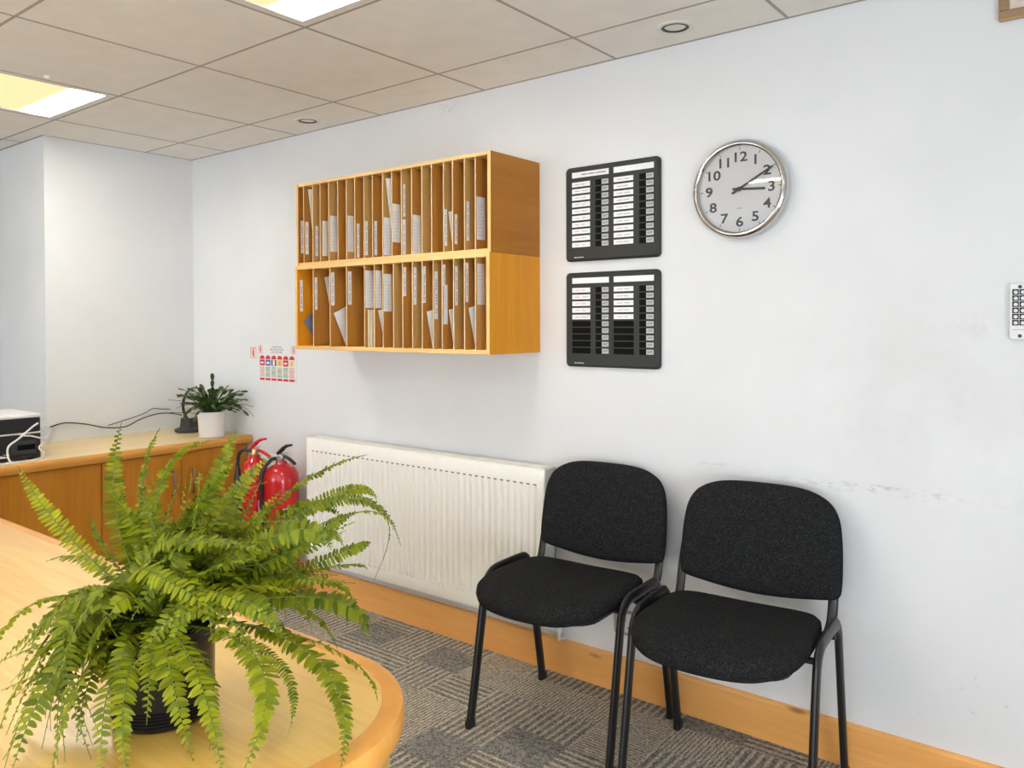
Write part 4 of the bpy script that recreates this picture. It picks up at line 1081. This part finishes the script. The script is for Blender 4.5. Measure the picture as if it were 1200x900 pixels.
# ------------------------------------------------------------------ fern
fp = thing('potted_fern', 'large arching green fern in a glossy black pot on the desk', 'plant', (-1.10, -1.86, DZ))
PO = Vector((-1.10, -1.86, DZ))
prf = [(.0001, .001), (.064, .001), (.067, .004)]
for i in range(6): prf += [(.0672, .006 + .0045 * i), (.0690, .008 + .0045 * i), (.0690, .0095 + .0045 * i)]
prf += [(.0695, .034), (.0705, .118), (.0725, .120), (.0725, .130), (.0685, .130), (.067, .112)]
MB().lathe(prf, 56, cap=False).build('pot', 'black_gloss', fp, smooth=True)
MB().lathe([(.068, .110), (.04, .117), (.0001, .120)], 32).build('soil', 'soil', fp, smooth=True)
FRONDS= [(-1.101,-1.859,0.863,-1.229,-1.897,1.006,-1.208,-1.864,1.151,1.0),(-1.113,-1.865,0.87,-1.167,-1.881,1.065,-1.134,-1.844,1.145,1.0),(-1.087,-1.862,0.867,-1.135,-1.89,1.122,-1.067,-1.804,1.127,1.0),(-1.083,-1.852,0.875,-1.117,-1.778,1.05,-1.106,-1.732,1.134,0.95),(-1.088,-1.861,0.865,-1.022,-1.848,1.021,-1.032,-1.841,1.092,1.0),(-1.116,-1.854,0.875,-1.062,-1.855,1.047,-1.044,-1.774,1.097,1.0),(-1.084,-1.843,0.87,-1.097,-1.78,1.037,-1.048,-1.712,1.096,1.0),(-1.1,-1.841,0.862,-1.047,-1.709,1.07,-0.978,-1.581,1.087,0.9),(-1.105,-1.858,0.872,-1.233,-1.954,0.995,-1.242,-1.994,1.098,0.82),(-1.096,-1.874,0.87,-1.208,-1.91,0.986,-1.275,-1.946,0.946,0.75),(-1.113,-1.865,0.864,-1.192,-1.998,0.989,-1.229,-2.039,0.84,1.1),(-1.107,-1.855,0.868,-1.133,-2.016,0.955,-1.152,-2.06,0.752,1.2),(-1.113,-1.861,0.873,-1.14,-1.99,0.907,-1.079,-2.065,0.752,1.2),(-1.108,-1.869,0.869,-1.091,-1.988,0.892,-1.027,-2.041,0.752,1.1),(-1.092,-1.879,0.873,-1.078,-1.963,0.867,-0.974,-2.006,0.752,1.0),(-1.118,-1.844,0.864,-1.007,-1.985,0.889,-0.949,-1.986,0.752,1.0),(-1.087,-1.879,0.87,-0.968,-1.944,0.928,-1.001,-1.936,0.783,0.95),(-1.11,-1.849,0.875,-0.924,-1.965,0.935,-0.927,-1.915,0.752,1.05),(-1.115,-1.878,0.875,-0.911,-1.915,0.935,-0.858,-1.916,0.752,1.05),(-1.103,-1.865,0.867,-0.801,-1.819,0.93,-0.859,-1.888,0.752,1.3),(-1.105,-1.857,0.868,-0.857,-1.763,0.88,-0.88,-1.81,0.752,0.55),(-1.115,-1.861,0.88,-0.834,-1.696,0.885,-0.763,-1.818,0.752,1.15),(-1.089,-1.851,0.879,-0.818,-1.713,0.881,-0.828,-1.697,0.775,0.9),(-1.102,-1.866,0.876,-0.838,-1.7,0.963,-0.87,-1.678,0.846,1.15),(-1.116,-1.849,0.863,-0.912,-1.682,0.975,-0.93,-1.649,0.869,1.0),(-1.095,-1.859,0.875,-0.925,-1.625,1.145,-0.905,-1.577,0.951,0.7),(-1.117,-1.853,0.877,-0.837,-1.542,1.134,-0.908,-1.631,0.91,0.5),(-1.118,-1.853,0.866,-0.986,-1.598,1.093,-0.95,-1.585,1.018,0.7),(-1.09,-1.841,0.86,-0.916,-1.655,0.972,-0.913,-1.633,0.966,0.8),(-1.104,-1.86,0.88,-0.915,-1.643,0.96,-0.909,-1.644,0.93,0.7),(-1.083,-1.879,0.863,-1.02,-1.637,1.034,-0.974,-1.631,0.948,0.7),(-1.104,-1.848,0.876,-1.062,-1.643,1.059,-0.978,-1.634,0.998,0.9),(-1.098,-1.843,0.876,-0.972,-1.694,0.99,-0.921,-1.652,1.016,0.9),(-1.085,-1.855,0.865,-1.204,-1.899,0.954,-1.205,-1.915,1.024,0.9),(-1.091,-1.851,0.879,-1.166,-1.969,0.959,-1.221,-1.996,0.798,1.1),(-1.113,-1.879,0.867,-1.137,-1.947,0.873,-1.089,-1.985,0.752,1.0),(-1.11,-1.865,0.861,-0.904,-1.857,0.992,-0.877,-1.784,0.933,1.1),(-1.096,-1.863,0.865,-0.967,-1.889,0.996,-0.909,-1.834,0.99,1.0),(-1.116,-1.857,0.862,-0.871,-1.876,1.004,-0.882,-1.815,0.889,1.1),(-1.086,-1.869,0.878,-1.01,-1.956,0.979,-1.038,-1.963,0.925,1.0),(-1.115,-1.864,0.876,-0.934,-1.857,0.87,-0.933,-1.889,0.752,0.9),(-1.099,-1.862,0.878,-0.938,-1.78,0.928,-0.937,-1.732,0.82,1.1),(-1.113,-1.846,0.87,-0.917,-1.738,0.952,-0.92,-1.692,0.824,1.1),(-1.109,-1.866,0.866,-1.191,-1.951,0.939,-1.297,-1.979,0.809,1.0),(-1.095,-1.862,0.87,-1.188,-1.827,0.947,-1.177,-1.835,1.07,0.930318202897015),(-1.094,-1.846,0.874,-1.061,-1.796,0.994,-0.994,-1.757,1.003,0.9053365286882901),(-1.108,-1.853,0.874,-1.058,-1.905,0.927,-1.215,-1.833,1.062,1.0113304693404648),(-1.084,-1.865,0.871,-1.023,-1.834,0.951,-1.073,-1.738,1.05,1.0209296715982694),(-1.09,-1.867,0.867,-1.062,-1.794,0.931,-1.021,-1.749,1.067,0.8855580348481569),(-1.095,-1.865,0.877,-1.121,-1.824,0.903,-1.059,-1.837,1.087,0.910049147914665),(-1.106,-1.871,0.872,-1.067,-1.778,0.934,-0.982,-1.768,1.029,0.9327892086263464),(-1.096,-1.84,0.879,-1.018,-1.876,0.985,-1.133,-1.759,1.029,0.8586476938144497),(-1.103,-1.862,0.873,-1.135,-1.881,0.966,-1.231,-1.859,1.009,0.9185686530844313),(-1.1,-1.856,0.868,-1.014,-1.807,0.981,-1.02,-1.715,1.047,0.9052609669919366),(-1.086,-1.844,0.876,-1.045,-1.896,0.983,-1.162,-1.811,1.008,0.8701958877435719),(-1.09,-1.844,0.865,-1.21,-1.854,0.926,-1.161,-1.888,1.063,0.916213399074347),(-1.082,-1.872,0.862,-1.048,-1.907,0.973,-1.237,-1.82,1.022,1.040947519668469),(-1.1,-1.874,0.865,-0.97,-1.866,1.031,-1.122,-1.726,0.967,1.0050478870450297),(-1.096,-1.874,0.868,-1.147,-1.815,0.942,-1.112,-1.825,1.001,0.8882830409617478),(-1.105,-1.842,0.862,-1.116,-1.84,0.902,-1.137,-1.801,1.069,0.8518792932679129),(-1.1,-1.861,0.863,-1.2,-1.85,0.946,-1.161,-1.892,1.068,0.8694204426397781),(-1.106,-1.865,0.867,-1.083,-1.761,0.98,-1.048,-1.7,1.019,0.8837340542607528),(-1.098,-1.858,0.869,-0.849,-1.882,1.073,-1.001,-1.636,0.962,0.8366819772903259),(-1.102,-1.856,0.87,-0.999,-1.693,1.019,-0.965,-1.694,0.876,0.9231867465941728),(-1.115,-1.854,0.868,-0.9,-1.731,0.959,-1.046,-1.72,0.926,0.8094951071667805),(-1.086,-1.875,0.871,-1.076,-1.727,0.905,-1.027,-1.695,0.954,0.8153821175344859),(-1.108,-1.855,0.876,-1.017,-1.791,0.949,-0.839,-1.726,0.944,1.0372573168218564),(-1.094,-1.857,0.879,-0.908,-1.888,0.994,-0.985,-1.636,0.904,1.0773732114556185),(-1.111,-1.84,0.869,-0.978,-1.745,0.967,-0.929,-1.754,0.919,0.9964196565778494),(-1.095,-1.875,0.861,-0.878,-1.784,1.09,-0.874,-1.738,0.986,1.0885321452346317),(-1.114,-1.858,0.865,-1.016,-1.807,0.908,-0.88,-1.736,1.019,0.8181449335889814),(-1.088,-1.874,0.873,-1.027,-1.675,0.924,-0.982,-1.744,0.909,0.8009819080185785),(-1.084,-1.852,0.878,-1.015,-1.841,0.934,-0.856,-1.712,1.023,1.0633633611105429),(-1.087,-1.846,0.861,-0.868,-1.842,1.115,-0.992,-1.668,0.845,1.032072157675782),(-1.1,-1.868,0.869,-1.003,-1.82,1.012,-1.028,-1.655,0.895,1.0594159474751759),(-1.091,-1.851,0.864,-1.083,-1.681,0.943,-0.963,-1.68,0.979,1.051306688815905),(-1.113,-1.877,0.875,-1.063,-1.748,0.911,-0.912,-1.681,0.996,0.8701101781995111),(-1.087,-1.876,0.863,-0.909,-1.87,1.08,-1.015,-1.662,0.823,0.9537423945954121),(-1.114,-1.84,0.861,-1.289,-1.935,0.901,-1.151,-1.998,0.77,0.9604610933806743),(-1.097,-1.845,0.863,-1.313,-1.936,0.866,-1.11,-1.97,0.837,0.9298613925673884),(-1.093,-1.866,0.873,-1.242,-1.848,0.871,-1.196,-1.973,0.828,0.96236342805766),(-1.101,-1.874,0.878,-1.242,-1.897,0.972,-1.154,-1.984,0.82,1.0695140202245876),(-1.1,-1.841,0.872,-1.16,-1.926,0.941,-1.113,-2.021,0.804,0.9626545139314008),(-1.082,-1.854,0.861,-1.172,-1.985,0.921,-1.08,-1.975,0.84,1.0225999021790317),(-1.12,-1.84,0.873,-1.273,-1.906,0.864,-1.152,-1.996,0.877,0.9165120223248315),(-1.088,-1.846,0.867,-1.088,-1.91,1.002,-1.235,-1.997,0.752,0.970088171474586),(-1.092,-1.854,0.861,-1.075,-1.936,0.983,-1.213,-1.951,0.855,0.9653345036128503),(-1.098,-1.843,0.871,-0.977,-1.962,0.923,-1.327,-1.944,0.838,1.0614500266505715),(-1.089,-1.877,0.868,-1.082,-1.993,0.956,-1.144,-1.942,0.859,1.0520503802980583),(-1.1,-1.858,0.877,-0.994,-1.901,0.994,-0.867,-1.834,0.916,1.0246894314813584),(-1.1,-1.857,0.87,-0.931,-1.873,1.025,-1.002,-1.921,0.839,0.9464514851953282),(-1.093,-1.857,0.868,-0.896,-1.795,0.986,-1.001,-1.939,0.898,0.9600990056650858),(-1.109,-1.845,0.867,-1.089,-1.986,1.058,-0.908,-1.846,0.896,1.0039934049112365),(-1.091,-1.869,0.88,-1.037,-1.842,1.036,-0.911,-1.897,0.903,1.04606850739389),(-1.111,-1.863,0.867,-1.085,-1.93,1.083,-0.865,-1.831,0.845,0.9333242304324421),(-1.085,-1.851,0.865,-1.123,-1.953,1.068,-0.866,-1.846,0.853,1.0421892475860766),(-1.11,-1.85,0.869,-0.973,-1.846,0.995,-1.009,-1.951,0.859,0.9786550632626404),(-1.113,-1.875,0.874,-1.008,-1.864,1.042,-1.055,-1.929,0.903,1.0488818358369225),(-1.094,-1.848,0.862,-0.848,-1.824,1.036,-1.033,-1.85,0.899,1.019620234722587),(-1.101,-1.874,0.871,-1.027,-1.774,0.978,-0.926,-1.762,0.949,0.8385503456276951),(-1.111,-1.871,0.871,-1.196,-1.901,0.913,-1.005,-1.65,0.919,0.8978308795715736),(-1.113,-1.848,0.863,-1.207,-1.792,0.997,-1.003,-1.722,0.874,1.019162986942032),(-1.109,-1.85,0.865,-0.92,-1.911,1.018,-1.22,-1.845,0.844,0.85800455479189),(-1.108,-1.849,0.871,-0.989,-1.958,0.977,-0.963,-1.799,0.964,0.9766145413174484),(-1.088,-1.845,0.879,-0.977,-1.822,0.977,-0.929,-1.678,0.865,0.8267906160557821),(-1.117,-1.864,0.869,-0.961,-1.827,0.973,-1.024,-1.732,0.864,0.8093064546970705),(-1.109,-1.845,0.868,-0.93,-1.851,1.03,-0.918,-1.801,1.006,0.9562635914119956),(-1.083,-1.877,0.869,-0.922,-1.718,0.953,-0.982,-1.863,0.922,0.9746824924615045),(-1.095,-1.849,0.87,-1.073,-1.864,1.066,-0.9,-1.824,0.974,0.9245213887079209),(-1.084,-1.868,0.867,-1.018,-1.937,1.106,-1.055,-1.74,0.912,1.0271155158762357),(-1.112,-1.872,0.87,-1.159,-1.641,0.895,-0.88,-1.804,1.033,1.010964207027346),(-1.091,-1.872,0.87,-0.962,-1.802,1.094,-1.077,-1.693,0.892,0.8362158030516325),(-1.103,-1.841,0.87,-0.996,-1.711,1.035,-1.006,-1.842,0.903,0.9512015301783147),(-1.088,-1.871,0.878,-1.027,-1.65,0.879,-1.038,-1.929,0.991,0.9726831203007616),(-1.119,-1.874,0.873,-1.025,-1.97,1.123,-0.954,-1.714,0.908,1.0329582534204118),(-1.099,-1.859,0.872,-1.019,-1.741,0.935,-1.096,-1.818,0.898,0.9550290532599489),(-1.106,-1.854,0.868,-0.889,-1.937,1.082,-1.179,-1.777,0.912,0.833100382635226),(-1.097,-1.851,0.866,-1.288,-1.83,0.99,-0.864,-1.794,1.038,1.0332657505825171),(-1.09,-1.847,0.88,-1.175,-1.907,1.04,-0.975,-1.747,0.883,1.0475770734320113),(-1.117,-1.863,0.863,-1.179,-1.804,0.86,-1.034,-1.889,1.007,0.9418127968570681),(-1.113,-1.861,0.876,-0.866,-1.83,1.111,-1.055,-1.693,0.846,0.8068049575312617),(-1.115,-1.848,0.877,-1.208,-1.933,0.984,-1.002,-1.686,0.98,1.0457308355160824),(-1.081,-1.85,0.864,-1.051,-1.939,1.057,-0.899,-1.823,0.998,1.0378590519736668),(-1.091,-1.857,0.865,-0.878,-1.816,1.03,-1.052,-1.685,0.832,1.0107809586336138),(-1.088,-1.867,0.877,-1.074,-1.946,0.916,-1.277,-2.001,0.818,0.9724389231652013),(-1.085,-1.864,0.863,-1.321,-1.97,1.004,-1.063,-1.976,0.752,0.947654598003158),(-1.087,-1.874,0.862,-1.123,-1.987,0.958,-1.134,-1.973,0.847,1.0888719860084461),(-1.085,-1.871,0.865,-1.269,-1.914,0.981,-1.134,-2.037,0.841,1.0650826196223377),(-1.104,-1.851,0.864,-1.201,-2.021,1.017,-1.031,-1.992,0.752,0.9785650479253158),(-1.107,-1.877,0.865,-1.208,-1.901,0.912,-1.221,-2.015,0.804,0.9059529747714353),(-1.09,-1.854,0.872,-1.207,-2.014,1.001,-1.095,-1.954,0.752,1.0789312572455347),(-1.084,-1.879,0.866,-1.212,-1.965,0.948,-1.053,-2.023,0.752,1.0198442548805193),(-1.095,-1.866,0.88,-1.219,-1.884,0.926,-1.139,-1.944,0.869,0.9365922191815891),(-1.111,-1.842,0.875,-1.118,-1.925,0.99,-1.222,-1.989,0.783,1.0351499331545309),(-1.093,-1.842,0.869,-1.215,-1.973,0.993,-1.05,-2.015,0.752,1.0088162126423823),(-1.107,-1.863,0.875,-1.068,-1.975,1.059,-1.107,-2.02,0.752,1.019135372632858),(-1.087,-1.855,0.876,-1.1,-2.004,1.011,-1.062,-1.932,0.862,1.0748375668209067),(-1.093,-1.849,0.863,-1.202,-1.88,0.932,-1.118,-2.061,0.752,0.9114554901349554),(-1.087,-1.859,0.867,-1.132,-1.962,1.017,-1.091,-2.009,0.752,1.0919274584389393),(-1.115,-1.856,0.864,-1.124,-2.071,0.955,-1.118,-1.924,0.818,1.0689582397942465),(-1.106,-1.858,0.864,-1.128,-1.927,0.853,-1.291,-2.002,0.769,1.0691439370476947),(-1.111,-1.877,0.867,-1.015,-1.975,0.928,-1.04,-1.949,0.752,0.9021182431105514),(-1.087,-1.87,0.865,-1.08,-1.943,1.013,-1.233,-2.033,0.823,1.0335480975635711),(-1.115,-1.856,0.875,-1.13,-1.935,1.017,-1.136,-1.963,0.784,0.9270990995937405),(-1.113,-1.847,0.86,-1.117,-1.957,1.013,-1.182,-2.035,0.752,0.9236381137073774),(-1.115,-1.876,0.876,-1.201,-1.982,0.841,-1.076,-1.986,0.889,0.984985097906441),(-1.117,-1.851,0.864,-1.188,-1.91,0.895,-1.152,-2.012,0.826,1.0249693936891022),(-1.108,-1.876,0.876,-1.093,-1.927,0.924,-1.188,-2.022,0.796,0.9387762043796251),(-1.105,-1.843,0.874,-1.161,-1.916,0.944,-1.064,-1.937,0.764,0.9608068200357178),(-1.097,-1.862,0.871,-1.196,-1.957,0.913,-1.218,-1.985,0.809,0.9736940456336477),(-1.097,-1.841,0.864,-1.054,-1.97,0.978,-1.086,-1.978,0.84,0.935298699798083),(-1.113,-1.84,0.874,-1.348,-1.919,0.839,-1.098,-2.066,0.752,1.0310291389876827),(-1.095,-1.861,0.86,-1.122,-1.888,0.926,-1.192,-1.952,0.82,0.9882918625303906),(-1.111,-1.848,0.865,-1.185,-1.906,0.978,-1.188,-1.921,0.797,0.9009416243321426),(-1.096,-1.86,0.863,-1.218,-1.953,0.827,-1.057,-1.933,0.81,0.9698865426754357),(-1.118,-1.877,0.874,-1.096,-1.934,0.883,-1.156,-1.944,0.869,1.0873685413206813),(-1.11,-1.86,0.872,-1.262,-1.957,0.954,-1.147,-1.993,0.752,0.9054579751075857),(-1.09,-1.874,0.869,-0.995,-1.957,0.897,-1.201,-1.996,0.851,0.9635438224693178),(-1.09,-1.853,0.869,-0.964,-1.854,1.041,-1.073,-1.79,0.982,1.026223719679677),(-1.094,-1.849,0.878,-1.111,-1.933,0.967,-0.969,-1.771,1.001,0.9651687560309686),(-1.099,-1.876,0.863,-1.063,-1.925,1.053,-1.099,-1.788,0.973,0.975897350629626),(-1.093,-1.853,0.869,-1.136,-1.871,0.899,-1.104,-1.77,1.049,0.9343900582785023),(-1.092,-1.871,0.868,-0.967,-1.819,1.041,-1.164,-1.807,0.976,1.0027120491231034),(-1.105,-1.85,0.879,-1.201,-1.895,0.968,-1.13,-1.812,0.994,0.9933862744992109),(-1.109,-1.876,0.867,-1.003,-1.836,0.955,-1.009,-1.857,1.031,1.035753709651691),(-1.085,-1.84,0.861,-1.014,-1.883,0.946,-1.043,-1.788,1.047,0.9984723713953367),(-1.107,-1.861,0.878,-1.252,-1.874,0.9,-1.041,-1.809,1.061,0.8535310156040007),(-1.097,-1.863,0.879,-1.174,-1.991,0.96,-1.029,-1.737,0.98,0.8809626375367497),(-1.091,-1.844,0.876,-1.276,-1.87,0.988,-1.019,-1.783,0.995,0.9382041053639507),(-1.081,-1.853,0.876,-1.04,-1.85,1.014,-1.088,-1.766,1.004,0.884811097675962),(-1.1,-1.853,0.879,-1.14,-1.846,0.975,-1.14,-1.923,1.074,0.9198027629632621),(-1.082,-1.844,0.874,-1.033,-1.807,0.976,-1.047,-1.832,1.029,0.8737132141242199),(-1.1,-1.863,0.868,-1.069,-1.879,0.929,-1.084,-1.892,1.087,0.9269308597875384),(-1.082,-1.853,0.876,-1.041,-1.885,0.999,-1.151,-1.869,1.058,0.9778754915553793),(-1.093,-1.876,0.869,-1.113,-1.804,0.945,-0.987,-1.789,1.0,1.0137503793464546),(-1.106,-1.841,0.874,-1.113,-1.997,0.962,-1.059,-1.726,1.063,0.9553385100841714),(-1.105,-1.86,0.878,-1.237,-1.892,0.914,-1.013,-1.776,1.047,0.8514852959920612),(-1.099,-1.852,0.867,-1.107,-1.896,0.93,-1.054,-1.873,1.037,0.8815053351422302),(-1.103,-1.849,0.864,-1.12,-1.832,0.985,-0.971,-1.825,1.001,0.9801546218751037),(-1.093,-1.846,0.88,-1.178,-1.823,0.957,-1.014,-1.841,1.077,0.8661209054372202),(-1.099,-1.855,0.88,-1.096,-1.911,0.911,-1.095,-1.833,1.076,0.887523913557313),(-1.088,-1.845,0.871,-1.066,-1.818,1.006,-1.063,-1.756,1.012,0.9697439488897865),(-1.115,-1.847,0.862,-1.187,-1.809,0.911,-1.097,-1.907,1.045,1.0451000951090899),(-1.091,-1.868,0.876,-1.262,-1.866,0.958,-0.965,-1.778,1.076,0.995762328115807)]
frng = random.Random(7)
def frond(spec, mat='fern', into=None):
    x0, y0, z0, x1, y1, z1, x2, y2, z2, size = spec
    P0, P1, P2 = Vector((x0, y0, z0)) - PO, Vector((x1, y1, z1)) - PO, Vector((x2, y2, z2)) - PO
    B = lambda t: P0 * (1 - t) ** 2 + P1 * 2 * t * (1 - t) + P2 * t * t
    D = lambda t: ((P1 - P0) * (1 - t) + (P2 - P1) * t).normalized()
    n0 = 24; L = sum((B((i + 1) / n0) - B(i / n0)).length for i in range(n0))
    out = (P2 - P0); out.z = 0
    if out.length < .03: out = Vector((P2.y - P0.y + .01, .3, 0))
    h = out.normalized(); side0 = Vector((-h.y, h.x, 0)); tw = frng.uniform(-.65, .65) if abs(h.y) < .5 or P2.z < .2 else frng.choice((-1, 1)) * frng.uniform(.5, 1.15)
    mb = into or MB(); mb.mi = 1
    path = [B(i / 16) for i in range(17)]
    mb.tube(path, [.0015 * (1 - .7 * i / 16) * (.6 + .4 * size) for i in range(17)], seg=5)
    mb.mi = 0
    step = .0083 * (.55 + .45 * size); n = max(10, int(L / step)); wmax = .0182 * size
    for k in range(n):
        u = (k + .5) / n
        t = .10 + .90 * u
        p = B(t); d = D(t)
        sd = side0 - d * side0.dot(d)
        if sd.length < .05: sd = d.orthogonal()
        sd.normalize(); nv = d.cross(sd).normalized()
        if nv.z < 0: nv = -nv
        s1 = sd * math.cos(tw) + nv * math.sin(tw); n1 = s1.cross(d); n1.normalize()
        if n1.z < 0: n1 = -n1
        prof = min(1.0, (.42 + 2.2 * u)) * min(1.0, 1.9 * (1 - u) ** .75 + .05)
        for sg in (-1, 1):
            Lp = wmax * prof * frng.uniform(.86, 1.1)
            if Lp < .0025: continue
            w = min(.0033 * size, Lp * .30) * frng.uniform(.85, 1.1)
            fwd = frng.uniform(.05, .28); dr = frng.uniform(-.25, .22)
            a = (s1 * sg + d * fwd + n1 * dr).normalized()
            b = (d - a * d.dot(a)).normalized(); c = a.cross(b).normalized()
            if c.z < 0: c = -c
            roll = frng.uniform(-.45, .45); b = b * math.cos(roll) + c * math.sin(roll); c = a.cross(b)
            off = p + d * (step * .25 * sg)
            vs = []
            for f, ww in ((0, .45), (.16, 1.0), (.48, .98), (.80, .70), (1.0, .12)):
                cc = off + a * (Lp * f) + b * (.10 * Lp * f * f) - Vector((0, 0, 1)) * (Lp * .16 * f * f)
                vs += [cc - b * w * ww, cc + c * (w * .22 * ww), cc + b * w * ww]
            fs = []
            for i in range(4):
                q = i * 3; fs += [(q, q + 1, q + 4, q + 3), (q + 1, q + 2, q + 5, q + 4)]
            mb.add(vs, fs)
    if into is None: mb.build('frond', [mat, 'fern_stem'], fp)
for _i, _s in enumerate(FRONDS[:98]):
    frond(_s, 'fern_dry' if _i in (58, 63) else 'fern')
_in = MB()
for _s in FRONDS[98:]: frond(_s, 'fern', _in)
tag(_in.build('inner_fronds', ['fern', 'fern_stem'], fp), kind='stuff')
